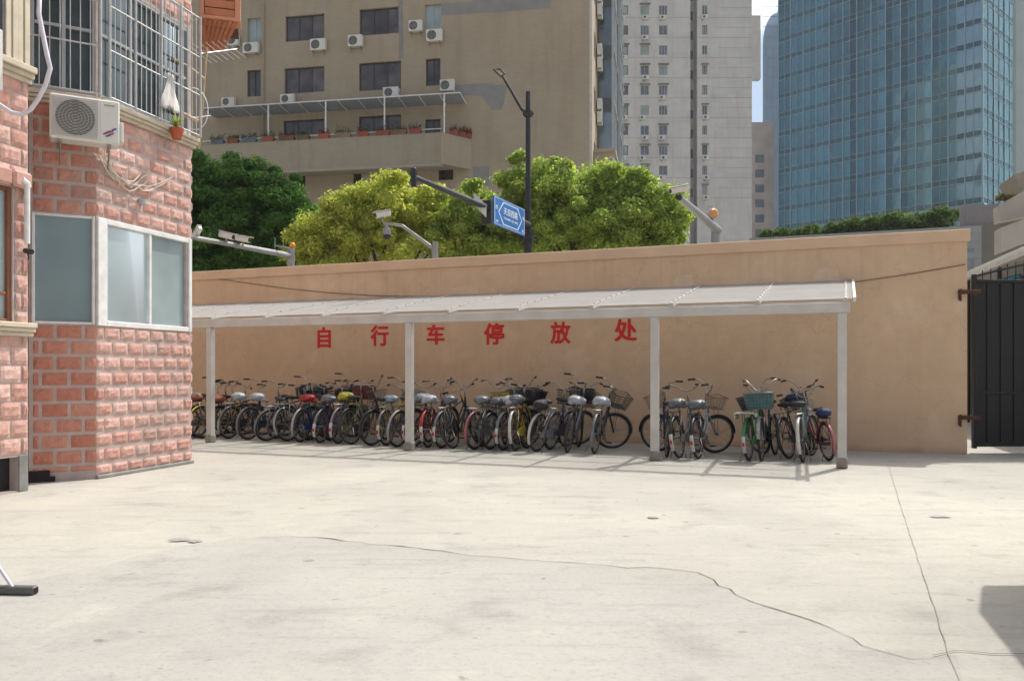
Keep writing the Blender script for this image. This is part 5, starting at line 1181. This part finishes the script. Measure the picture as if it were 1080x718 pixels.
mb = MB(); wbox(mb, G0_, GD, -3, GL + .5, 28.6, 30.0, .31, 1.8); mb.build('entrance_canopy', mat('dark_blue_canopy', (.03, .07, .10), .4), gt, world=True)
# slimmer pale blue tower behind
bt = thing('slim_blue_tower', 'slim light blue glass tower with a rounded shoulder behind the larger glass tower', 'building', (U(812) * 215, 215, 0))
bx0, bx1 = U(804.5) * 215, U(832) * 215; tz = H_EYE + (HY - 14) / F * 215; sh = H_EYE + (HY - 50) / F * 215
cx = U(812) * 215; prof = [(bx0 - cx, 0), (bx1 - cx, 0), (bx1 - cx, tz + 6)] + [((bx0 - cx) + 3.6 - 3.6 * math.sin(t * math.pi / 20), sh + (tz - sh) * math.cos(t * math.pi / 20)) for t in range(0, 11)]
Mx = Matrix(((1, 0, 0, 0), (0, 0, 1, 0), (0, 1, 0, 0), (0, 0, 0, 1))); mb = MB(); mb.prism(prof, 0, 12, 0, Mx); mb.build('glass_body', glassy('slim_tower_glass', (.34, .48, .64), .25, .1, .1, tint=(.75, .88, 1), rnd=0, scale=.2), bt)
mb = MB()
for k in range(26): mb.box(bx0 - cx, bx1 - cx, -.12, -.02, 30 + 2.6 * k - .06, 30 + 2.6 * k + .06)
for k in range(1, 5): x = (bx0 - cx) + (bx1 - bx0) * k / 5; mb.box(x - .08, x + .08, -.14, -.03, 0, sh)
mb.build('mullion_grid', mat('blue_mullion', (.24, .36, .50), .5), bt)

# ---------------------------------------------------------------- podium with hedge at the right
PB = 65.0
def PW(px, py): a, z = onwall(px, py, PB); return a, z
pod = thing('podium_building', 'low grey panelled podium behind the ochre wall with a hedge on its roof', 'building', W(PW(1030, 260)[0], PB), WROT)
a0 = PW(1030, 260)[0]; aL, _ = PW(790, 250); aR, _ = PW(1064, 250); zt_ = 11.35
mb = MB(); mb.box(aL - a0, aR - a0, 0, 22, 0, zt_)
for k in range(12): mb.box(aL - a0, aR - a0, -.03, -.004, zt_ - .55 * k - .58, zt_ - .55 * k - .54)
mb.build('panelled_wall', mat('grey_stone_panel', (.29, .30, .31), .6, var=.12, scale=1.5), pod)
mb = MB()
w0, w1 = PW(1016, 265)[0] - a0, PW(1027, 265)[0] - a0
for k in range(4): mb.box(w0, w1, -.08, -.035, zt_ - 2.2 - k * .75, zt_ - 2.2 - k * .75 + .62)
mb.build('louvred_window', M_BLUEG, pod)
f0, f1 = PW(1013, 235)[0] - a0, PW(1056, 235)[0] - a0
mb = MB(); mb.box(f0, f1, .3, .36, zt_ + .003, zt_ + 1.45)
for k in range(14): x = f0 + (f1 - f0) * k / 13; mb.box(x - .03, x + .03, .26, .297, zt_ + .003, zt_ + 1.5)
mb.build('roof_fence', mat('grey_pink_fence', (.27, .25, .26), .7, var=.1), pod)

def leaf_cloud(centers, radii, n_per, size, seed, aspect=.45, squash=.8, fill=.35):
    """numpy: leaf quads scattered through lumpy clusters -> vertex array, cluster index"""
    rng = np.random.default_rng(seed); C = np.asarray(centers); Rr = np.asarray(radii)
    idx = np.repeat(np.arange(len(C)), n_per); N = len(idx)
    d = rng.normal(size=(N, 3)); d /= np.linalg.norm(d, axis=1)[:, None]
    rad = np.where(rng.random(N) < fill, rng.random(N) ** .5, 1 - .35 * rng.random(N) ** 1.2 + .19 * rng.normal(size=N))
    p = C[idx] + d * rad[:, None] * Rr[idx][:, None] * np.array([1, 1, squash])
    nrmv = d + rng.normal(size=(N, 3)) * .55 + np.array([0, 0, .35]); nrmv /= np.linalg.norm(nrmv, axis=1)[:, None]
    a = np.cross(nrmv, rng.normal(size=(N, 3))); a /= np.linalg.norm(a, axis=1)[:, None]; b = np.cross(nrmv, a)
    s = size * rng.uniform(.65, 1.35, N)[:, None]; a = a * s; b = b * s * aspect
    v = np.stack([p - a, p - b, p + a, p + b], 1).reshape(-1, 3); return v
def leaf_mesh(name, v):
    n = len(v) // 4; me = bpy.data.meshes.new(name); me.vertices.add(len(v)); me.vertices.foreach_set('co', v.astype(np.float32).ravel())
    me.loops.add(n * 4); me.loops.foreach_set('vertex_index', np.arange(n * 4, dtype=np.int32)); me.polygons.add(n); me.polygons.foreach_set('loop_start', np.arange(0, n * 4, 4, dtype=np.int32))
    me.update(calc_edges=True); me.validate(); return me
rng = np.random.default_rng(5)
hp0, hp1 = PW(806, 250)[0], PW(1014, 235)[0]; cs = []; rs = []
for k in range(150):
    u_ = rng.random(); a = hp0 + (hp1 - hp0) * u_; h_ = .5 + 1.0 * u_; q = W(a, PB + .8 + rng.random() * 1.0, zt_ + rng.random() * h_); cs.append(tuple(q)); rs.append(.32 + .35 * rng.random() * (.6 + u_))
hc = W((hp0 + hp1) / 2, PB + 1.2, zt_); hd = bpy.data.objects.new('hedge', leaf_mesh('hedge', leaf_cloud(np.array(cs) - np.array(hc), rs, 90, .13, 3))); COL.objects.link(hd); hd.location = hc
hd.data.materials.append(leaf_mat('hedge_leaf', (.035, .065, .015), (.06, .11, .022), (.12, .17, .035))); tag(hd, 'long dark green hedge growing along the roof edge of the grey podium', 'hedge')

# ---------------------------------------------------------------- things at the far right
M_BEI = mat('beige_concrete', (.40, .36, .31), .85, var=.12, scale=.8, bmp=.1)
RO = Vector((U(1054) * 42, 42, 0)); RD = Vector((.30, -.95, 0)).normalized(); RD = Vector((.62, -.785, 0)).normalized()
cb = thing('concrete_stair_block', 'beige concrete block with two sloping stair parapets at the right edge', 'building', tuple(RO))
def slab(name, pts, depth, m, base, d0):
    """polygon given at its own distance, extruded away from the yard"""
    mb = MB(); f_ = [at(x, y, d0) for x, y in pts]; bk_ = [v + Vector((.28, .96, 0)) * depth for v in f_]; k = len(f_)
    mb.add(f_ + bk_, [tuple(range(k)), tuple(reversed(range(k, 2 * k)))] + [(i, k + i, k + (i + 1) % k, (i + 1) % k) for i in range(k)]); return mb.build(name, m, base, world=True)
slab('upper_parapet', [(1054, 216), (1100, 190), (1130, 180), (1130, 218), (1080, 228), (1055, 233)], 1.2, M_BEI, cb, 42)
slab('lower_parapet', [(1056, 240), (1085, 229), (1130, 215), (1130, 240), (1080, 256), (1056, 266)], 1.2, M_BEI, cb, 40)
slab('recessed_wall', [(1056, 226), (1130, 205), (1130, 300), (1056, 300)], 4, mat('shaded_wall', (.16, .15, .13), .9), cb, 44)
slab('end_block', [(1070, 184), (1130, 165), (1130, 195), (1078, 205)], 3, mat('brown_eave', (.30, .26, .20), .8), cb, 45)
# white tower edge
wt = thing('pale_teal_tower', 'pale teal panelled tower edge cut by the right side of the photo', 'building', (U(1076) * 100, 100, 0))
bx = U(1068.5) * 100 - U(1076) * 100; kx = U(1068.5) + .03
mb = MB(); mb.prism([(bx, 0), (18, 0), (26, 18), (bx + kx * 18, 18)], 22.5, 75); mb.prism([(bx + .6, .5), (18, .5), (26, 18), (bx + .6 + kx * 18, 18)], 0, 22.48)
for k in range(14): mb.box(bx, 14, -.05, -.003, 24 + 3.6 * k, 24.12 + 3.6 * k)
mb.build('panelled_wall', mat('pale_teal_panel', (.36, .42, .42), .5, var=.06, scale=.3), wt)
mb = MB(); mb.box(bx - .1, bx + .25, -.12, -.055, 22.5, 75); mb.build('corner_fin', mat('corner_fin', (.24, .30, .32), .5), wt)
# shrub + lamp sculpture on parapet
rng2 = np.random.default_rng(8); c = at(1064, 212, 43)
sh_ = bpy.data.objects.new('shrub', leaf_mesh('shrub', leaf_cloud(np.array([(x, 0, .1 + .15 * rng2.random()) for x in np.linspace(-.5, .9, 8)]), [.22] * 8, 70, .09, 5))); COL.objects.link(sh_); sh_.location = c
sh_.data.materials.append(leaf_mat('shrub_leaf', (.07, .06, .03), (.10, .09, .04), (.16, .12, .05))); tag(sh_, 'low brownish shrub growing above the beige stair parapet', 'shrub')

# lean-to shed behind the gate: gutter line rising to the right
ls = thing('lean_to_shed', 'low dark shed with a pale grey eave seen above the black gate', 'shed', (12.0, 20, 0))
LD = Vector((-1.3, -4.6, 0)).normalized(); LO = Vector((12.6, 23.3, 0)) - LD * 9; ll = 18.5
mb = MB(); wbox(mb, LO, LD, -.0, ll, 3.96, 4.14, -3.2, .02, bv=.01); wbox(mb, LO, LD, -.05, ll, 3.88, 4.02, .021, .16, bv=.01); mb.build('eave', M_STEEL, ls, world=True)
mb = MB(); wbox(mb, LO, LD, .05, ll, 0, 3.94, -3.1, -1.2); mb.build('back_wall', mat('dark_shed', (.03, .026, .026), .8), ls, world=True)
for k in range(7): v = LO + LD * (.1 + k * 3.0) - nrm(LD) * .1; mb = MB(); mb.tube([v, v + Vector((0, 0, 3.94))], .05, 6); mb.build('shed_post', M_GATE, ls, world=True)
for (x0, x1, y0, col, nm) in ((1027, 1034, 302, (.42, .44, .12), 'yellow green'), (1034, 1046, 298, (.05, .28, .55), 'left pair of bright blue'), (1050, 1060, 296, (.04, .26, .50), 'middle pair of bright blue'), (1062, 1076, 292, (.05, .32, .58), 'right pair of bright blue')):
    for k in range(2):
        mb = MB(); p0, p1 = at(x0, y0 + k * 5 + 2, 21.2), at(x1, y0 + k * 5 - 2, 20.8); mb.tube([p0, p1], [.045, .045], 4); mb.build('slat', mat('slat_%s' % nm, col, .5), ls, world=True)['label'] = nm + ' slat under the dark eave'
# ---------------------------------------------------------------- trees
M_BARK = mat('bark', (.055, .045, .03), .9, var=.3, scale=6, bmp=.5, bscale=12)
def tree(label, x, y, trunk_h, balls, leaf, seed, n_per=520, size=.065, dens=1.0):
    """balls: foliage masses as (photo column, photo row, radius in m, distance)"""
    t = thing('street_tree', label, 'tree', (x, y, 0), 0, 'street trees behind the wall'); rg = np.random.default_rng(seed); rr = random.Random(seed)
    T = Vector((x, y, 0)); cs = [at(px, py, d) - T for px, py, r, d in balls]
    mb = MB(); mb.tube([(0, 0, 0), (.05, .03, trunk_h * .5), (.0, .1, trunk_h)], [.22, .17, .13], 10)
    for c in cs:
        s_ = Vector((0, .05, trunk_h * rr.uniform(.75, 1.0))); m_ = s_.lerp(c, .55) + Vector((0, 0, -.25)); mb.tube([s_, m_, c], [.09, .05, .015], 6)
    mb.build('trunk', M_BARK, t, smooth=True)
    C = []; Rr = []
    for c, (px, py, r, d) in zip(cs, balls):
        for k in range(int(dens * 21 * r ** 2)):
            v = rg.normal(size=3); v /= np.linalg.norm(v); st_ = rg.random() < .25; q = r * (rg.uniform(.85, 1.22) if st_ else (.98 * rg.random() ** .40))
            C.append(np.array(c) + v * q * np.array([1, 1, .9])); Rr.append(rg.uniform(.16, .34) if st_ else rg.uniform(.30, .58) * (.75 + .25 * r / 1.5))
    v = leaf_cloud(C, Rr, n_per, size, seed, aspect=.45, squash=.75, fill=.4)
    me = leaf_mesh('crown', v); me.materials.append(leaf); o = bpy.data.objects.new('crown', me); COL.objects.link(o); o.parent = t; return t
LF_D = leaf_mat('leaf_dark', (.055, .13, .035), (.095, .20, .055), (.16, .28, .08))
LF_Y = leaf_mat('leaf_yellow_green', (.26, .31, .07), (.41, .45, .12), (.58, .58, .20))
LF_M = leaf_mat('leaf_mid_green', (.17, .24, .06), (.28, .36, .10), (.44, .50, .17))
tree('dark green tree behind the wall at the left, beside the brick corner', -10.2, 32.5, 6.5, [(228, 194, 1.25, 32), (262, 198, 1.3, 32), (292, 218, 1.25, 32), (322, 228, 1.0, 31.5), (240, 232, 1.6, 32), (285, 246, 1.5, 32), (325, 252, 1.2, 32), (205, 222, 1.5, 32.5), (245, 268, 1.6, 32.5), (205, 262, 1.5, 32)], LF_D, 1, 520, .075)
tree('dark green tree mostly hidden behind the brick building corner', -14.0, 31, 6.5, [(150, 215, 1.8, 31), (172, 190, 1.4, 31), (185, 240, 1.6, 31)], LF_D, 7, 300, .10, .7)
tree('yellow green tree behind the wall under the flower terrace', -4.6, 29.0, 4.8, [(385, 222, .95, 29), (412, 214, 1.0, 29), (443, 214, .9, 29.3), (362, 235, .9, 28.7), (335, 252, .85, 28.5), (375, 250, 1.15, 29), (420, 245, 1.3, 29), (465, 232, 1.0, 29.3), (318, 266, .6, 28.5), (462, 258, 1.0, 29), (345, 272, .9, 29)], LF_Y, 2, 560, .064)
tree('mid green tree rising behind the blue direction sign', -1.4, 28.5, 4.8, [(488, 228, .95, 28.5), (505, 215, .75, 28.8), (518, 240, 1.1, 28.5), (485, 252, 1.0, 28.5), (540, 225, .9, 28.8), (535, 255, 1.0, 28.5)], LF_M, 3, 560, .064)
tree('large bright green tree behind the wall to the right of the lamp post', 2.55, 28.2, 5.0, [(552, 190, .75, 28.2), (588, 200, 1.05, 28.2), (622, 198, 1.05, 28.2), (655, 206, 1.05, 28.2), (685, 216, .95, 28), (600, 228, 1.3, 28.2), (645, 236, 1.4, 28), (690, 242, 1.15, 28), (708, 248, .75, 27.8), (570, 240, 1.1, 28), (555, 215, .9, 28.5), (700, 228, .7, 28)], LF_M, 4, 560, .064)

# ---------------------------------------------------------------- street lamp, direction sign, camera masts
M_DK = mat('dark_grey_pole', (.022, .025, .030), .45, .2, var=.2)
M_GP = mat('galvanised_pole', (.30, .31, .32), .45, .5, var=.15)
LX = at(557, 390, 25.0); lamp = thing('street_lamp', 'tall dark street lamp with a curved arm reaching left', 'street lamp', (LX.x, LX.y, 0))
zt = at(557, 97, 25).z
mb = MB(); mb.tube([(0, 0, 0), (0, 0, 5.4), (0, 0, 5.41), (0, 0, zt)], [.125, .115, .085, .07], 12); mb.build('pole', M_DK, lamp)
for z, w in ((5.4, .26), (5.62, .16), (at(557, 120, 25).z, .16)): mb = MB(); mb.tube([(0, 0, z - .09), (0, 0, z + .09)], w * .75, 12); mb.bbox(-w, w, -.05, .05, z - .05, z + .05, .01); mb.build('collar', M_DK, lamp)
ap = [(557, 121), (550, 115), (543.5, 104), (538, 94), (533, 86), (530, 81)]
mb = MB(); mb.tube([at(x, y, 25) for x, y in ap], [.05, .045, .04, .036, .034, .03], 8); mb.build('arm', M_DK, lamp, world=True)
h = [at(x, y, 25 + dy) for x, y, dy in ((520.5, 73.5, 0), (527, 73, -.1), (532.5, 78, 0), (528.5, 81, .1))]
mb = MB(); mb.tube(h, .03, 6, closed=True); mb.add([v - Vector((0, 0, .01)) for v in h] + [v + Vector((0, 0, .012)) for v in h], [(0, 1, 2, 3), (7, 6, 5, 4), (0, 4, 5, 1), (1, 5, 6, 2), (2, 6, 7, 3), (3, 7, 4, 0)], 1)
mb.build('lamp_head', [M_DK, mat('lamp_lens', (.42, .40, .34), .4)], lamp, world=True)

# long arm of the same pole, carrying the direction sign
AZ = at(557, 238, 25).z; p1 = Vector((LX.x, 25, AZ)); d0 = 18.7; p0 = Vector((U(437) * d0, d0, AZ))
mb = MB(); mb.tube([p0, p0.lerp(p1, .5), p1], [.055, .085, .12], 10); mb.build('long_arm', M_DK, lamp, world=True)
mb = MB(); mb.bbox(p0.x - .07, p0.x + .05, p0.y - .07, p0.y + .07, AZ - .22, AZ + .20, .02); mb.tube([p0 + Vector((0, 0, -.2)), p0 + Vector((.14, .1, -.2))], .02, 6); mb.build('arm_end_bracket', M_DK, lamp, world=True)
a_, b_ = p0.lerp(p1, .584), p0.lerp(p1, .903); D = (b_ - a_); D.z = 0; nS = Vector((D.y, -D.x, 0)).normalized() * .16; a_ += nS; b_ += nS
SWd = D.length; D.normalize(); ztop = AZ + .36; zbot = AZ - .42
sg = thing('direction_sign', 'blue direction sign with a white hexagon outline and white lettering', 'sign', (a_.x, a_.y, zbot), math.atan2(D.y, D.x))
mb = MB(); mb.bbox(-.16, -.02, .02, .30, -.02, .62, .01); mb.build('mounting_box', M_DK, sg)
for q_ in (.3, 1.7): mb = MB(); mb.box(q_, q_ + .06, .055, .14, .1, .7); mb.build('clamp', M_DK, sg)
Hh = ztop - zbot; M_SB = mat('sign_blue', (.012, .16, .50), .4, var=.05); M_SW = mat('sign_white', (.75, .80, .85), .4, var=.03)
mb = MB(); mb.bbox(0, SWd, .0, .05, 0, Hh, .008); mb.build('sign_panel', M_SB, sg)
def outline(mb, pts, w, y):
    k = len(pts); cx_ = sum(p[0] for p in pts) / k; cz_ = sum(p[1] for p in pts) / k; inn = []
    for p in pts: v = Vector((cx_ - p[0], cz_ - p[1])); v.normalize(); inn.append((p[0] + v.x * w * 1.25, p[1] + v.y * w * 1.25))
    mb.add([(p[0], y, p[1]) for p in pts] + [(p[0], y, p[1]) for p in inn], [(i, (i + 1) % k, k + (i + 1) % k, k + i) for i in range(k)])
mb = MB(); outline(mb, [(.03, .03), (SWd - .03, .03), (SWd - .03, Hh - .03), (.03, Hh - .03)], .025, -.004)
w_ = SWd; outline(mb, [(w_ * .13, Hh * .5), (w_ * .28, Hh * .10), (w_ * .76, Hh * .10), (w_ * .90, Hh * .5), (w_ * .76, Hh * .90), (w_ * .28, Hh * .90)], .04, -.004)
mb.build('sign_border', M_SW, sg)
put_text('天目西路', .3, M_SW, sg, (w_ * .52, -.006, Hh * .60), .002, .004, 'sign_lettering', width=w_ * .46, height=Hh * .26)
put_text('TIANMU RD (W)', .2, M_SW, sg, (w_ * .52, -.006, Hh * .33), .002, .002, 'sign_lettering', width=w_ * .46, height=Hh * .11)
put_text('西', .2, M_SW, sg, (w_ * .075, -.006, Hh * .62), .002, .002, 'sign_lettering', width=w_ * .075, height=Hh * .13)
put_text('W', .2, M_SW, sg, (w_ * .09, -.006, Hh * .14), .002, .003, 'sign_lettering', width=w_ * .08, height=Hh * .10)
put_text('东', .2, M_SW, sg, (w_ * .945, -.006, Hh * .62), .002, .002, 'sign_lettering', width=w_ * .06, height=Hh * .13)
put_text('E', .2, M_SW, sg, (w_ * .93, -.006, Hh * .14), .002, .003, 'sign_lettering', width=w_ * .06, height=Hh * .10)
# back of the second sign panel
q0 = at(500, 203, 21.6); sb = thing('road_sign', 'small bare grey sign panel seen from behind, left of the blue sign', 'sign', tuple(q0), math.atan2(D.y, D.x) - .2)
mb = MB(); mb.bbox(0, .55, 0, .03, -.32, .0, .006, M=Matrix(((1, 0, 0, 0), (0, 1, 0, 0), (-.45, 0, 1, 0), (0, 0, 0, 1)))); mb.build('panel', mat('sign_back_grey', (.30, .34, .30), .5, .2), sb)
mb = MB(); mb.box(.25, .29, .031, .07, -.42, -.02); mb.build('stiffener', M_GP, sb)

# silver camera mast
p = at(459, 390, 22.5); cm = thing('camera_mast', 'silver mast with a bent arm carrying a dome camera before the yellow green tree', 'mast', (p.x, p.y, 0))
mb = MB(); mb.tube([(0, 0, 0), (0, 0, at(459, 255, 22.5).z)], [.10, .085], 12); mb.build('pole', M_GP, cm)
mb = MB(); mb.tube([at(456.5, 262, 22.5), at(424, 238, 22.5), at(404, 235.5, 22.5)], [.055, .045, .04], 8); mb.build('arm', M_GP, cm, world=True)
d = thing('dome_camera', 'round black dome camera hanging from the silver mast arm', 'camera', tuple(at(408, 236, 22.5)))
mb = MB(); mb.tube([(0, 0, 0), (0, 0, -.10), (0, 0, -.16), (0, 0, -.30)], [.05, .06, .10, .11], 14); mb.build('housing', M_GP, d); mb = MB(); mb.blob((0, 0, -.32), (.105, .105, .11), 14, 8, 0); mb.build('dome', M_BLACK, d, smooth=True)
def box_camera(label, p, D, L_=.42, r=.07):
    t = thing('security_camera', label, 'camera', tuple(p)); D = Vector(D).normalized(); rot = D.to_track_quat('Y', 'Z').to_matrix().to_4x4()
    mb = MB(); mb.bbox(-r, r, -L_ / 2, L_ / 2, -r, r, .02, M=rot); mb.build('camera_body', mat('camera_white', (.60, .60, .58), .4), t)
    mb = MB(); mb.bbox(-r * 1.15, r * 1.15, -L_ / 2 - .02, L_ / 2 + .07, r + .005, r + .02, .005, M=rot); mb.build('sun_shield', mat('camera_white', (.60, .60, .58), .4), t)
    mb = MB(); mb.tube([D * (L_ / 2 - .01), D * (L_ / 2 + .012)], r * .75, 12); mb.build('lens', M_BLACK, t)
    mb = MB(); mb.tube([(0, 0, -r), (0, 0, -r - .13)], .03, 8); mb.build('bracket', M_GP, t); return t
box_camera('white box camera sitting on top of the silver mast arm above the dome', at(404, 226, 22.5), (-1, -.4, -.25), .40, .075)
# left camera boom
lm = thing('camera_boom', 'long grey horizontal boom carrying cameras above the left part of the wall', 'boom', (at(307, 390, 25).x, 25, 0))
mb = MB(); mb.tube([at(190, 248, 21.5), at(250, 259, 23.2), at(307, 270, 25)], [.055, .07, .09], 10); mb.build('boom_arm', M_GP, lm, world=True)
mb = MB(); mb.tube([(0, 0, 0), (0, 0, at(307, 262, 25).z)], [.13, .11], 12); mb.build('post', M_GP, lm)
box_camera('small grey camera at the left end of the boom beside the brick corner', at(208.5, 245, 22), (-.5, .4, -.6), .34, .06)
box_camera('left one of two boxy white cameras side by side on the grey boom', at(239, 248.5, 22.8), (.9, -.3, -.25), .44, .08)
box_camera('right one of two boxy white cameras side by side on the grey boom', at(256, 252, 23.2), (.9, -.3, -.2), .44, .075)
wv_ = tag(None or thing('warning_light', 'round orange warning light on top of the grey boom post', 'warning light', tuple(at(308.5, 259, 25))), None)
mb = MB(); mb.blob((0, 0, 0), (.09, .09, .10), 12, 8, 0); mb.build('lens', mat('orange_lens', (.70, .28, .03), .4), wv_, smooth=True); mb = MB(); mb.tube([(0, 0, -.22), (0, 0, -.08)], .07, 10); mb.build('base', M_GP, wv_)
mb = MB(); q = at(290, 262, 24.5); mb.tube([q, q + Vector((0, 0, .28))], .015, 5); mb.tube([q + Vector((.25, 0, 0)), q + Vector((.25, 0, .16))], .012, 5); mb.tube([q + Vector((.0, 0, .08)), q + Vector((.42, 0, .02))], .02, 5); mb.tube([q + Vector((.0, 0, .27)), q + Vector((.0, 0, .30))], .03, 6)
tag(mb.build('antenna', M_GP, loc=tuple(q), world=True), 'small grey antenna bracket on the boom near the orange light', 'antenna')
# right camera arm
rm = thing('camera_boom', 'thick grey slanting arm on a post behind the right part of the wall', 'boom', (at(755, 390, 24).x, 24, 0))
mb = MB(); mb.tube([(0, 0, 0), (0, 0, at(755, 238, 24).z)], [.15, .13], 12); mb.build('post', M_GP, rm)
mb = MB(); mb.tube([at(716, 208, 21.0), at(735, 224, 22.5), at(757, 243, 24)], [.075, .10, .13], 12); mb.build('boom_arm', M_GP, rm, world=True)
mb = MB(); mb.tube([at(715, 207, 20.98), at(717, 208.8, 21.05)], .082, 12); mb.build('arm_cap', M_BLACK, rm, world=True)
bc = box_camera('long beige camera with a sun shield at the top end of the thick slanting arm', at(716, 200, 21.0), (-.95, -.3, -.25), .48, .07)
wl = thing('siren_horn', 'pale horn with an orange face mounted on the thick slanting arm', 'horn', tuple(at(751, 226, 23.4)))
mb = MB(); Dh = Vector((.35, -.9, .1)).normalized(); mb.tube([Dh * -.22, Dh * -.05, Dh * .1], [.05, .12, .15], 14); mb.build('horn_body', mat('pale_peach', (.60, .42, .30), .5), wl, smooth=True); mb = MB(); mb.tube([Dh * .10, Dh * .125], .10, 14); mb.build('horn_face', mat('orange_lens', (.70, .28, .03), .4), wl)
mb = MB(); mb.tube([(0, 0, -.12), (.05, 0, -.32)], .03, 6); mb.tube([(-.15, 0, .1), (-.1, 0, .22), (0, 0, .2), (0, 0, .1)], .012, 5); mb.build('bracket', M_GP, wl)
# ---------------------------------------------------------------- city haze
mb = MB(); mb.box(-260, 260, -40, 300, -1, 112)
hz = mb.build('haze', bpy.data.materials.new('haze_air'), loc=(0, 0, 0)); hm = hz.data.materials[0]; hm.use_nodes = True; nt = hm.node_tree; nt.nodes.clear()
o_ = nt.nodes.new('ShaderNodeOutputMaterial'); v_ = nt.nodes.new('ShaderNodeVolumePrincipled'); v_.inputs['Color'].default_value = (.93, .95, 1, 1); v_.inputs['Density'].default_value = .00025; v_.inputs['Anisotropy'].default_value = .3
nt.links.new(v_.outputs[0], o_.inputs['Volume']); tag(hz, kind='stuff')
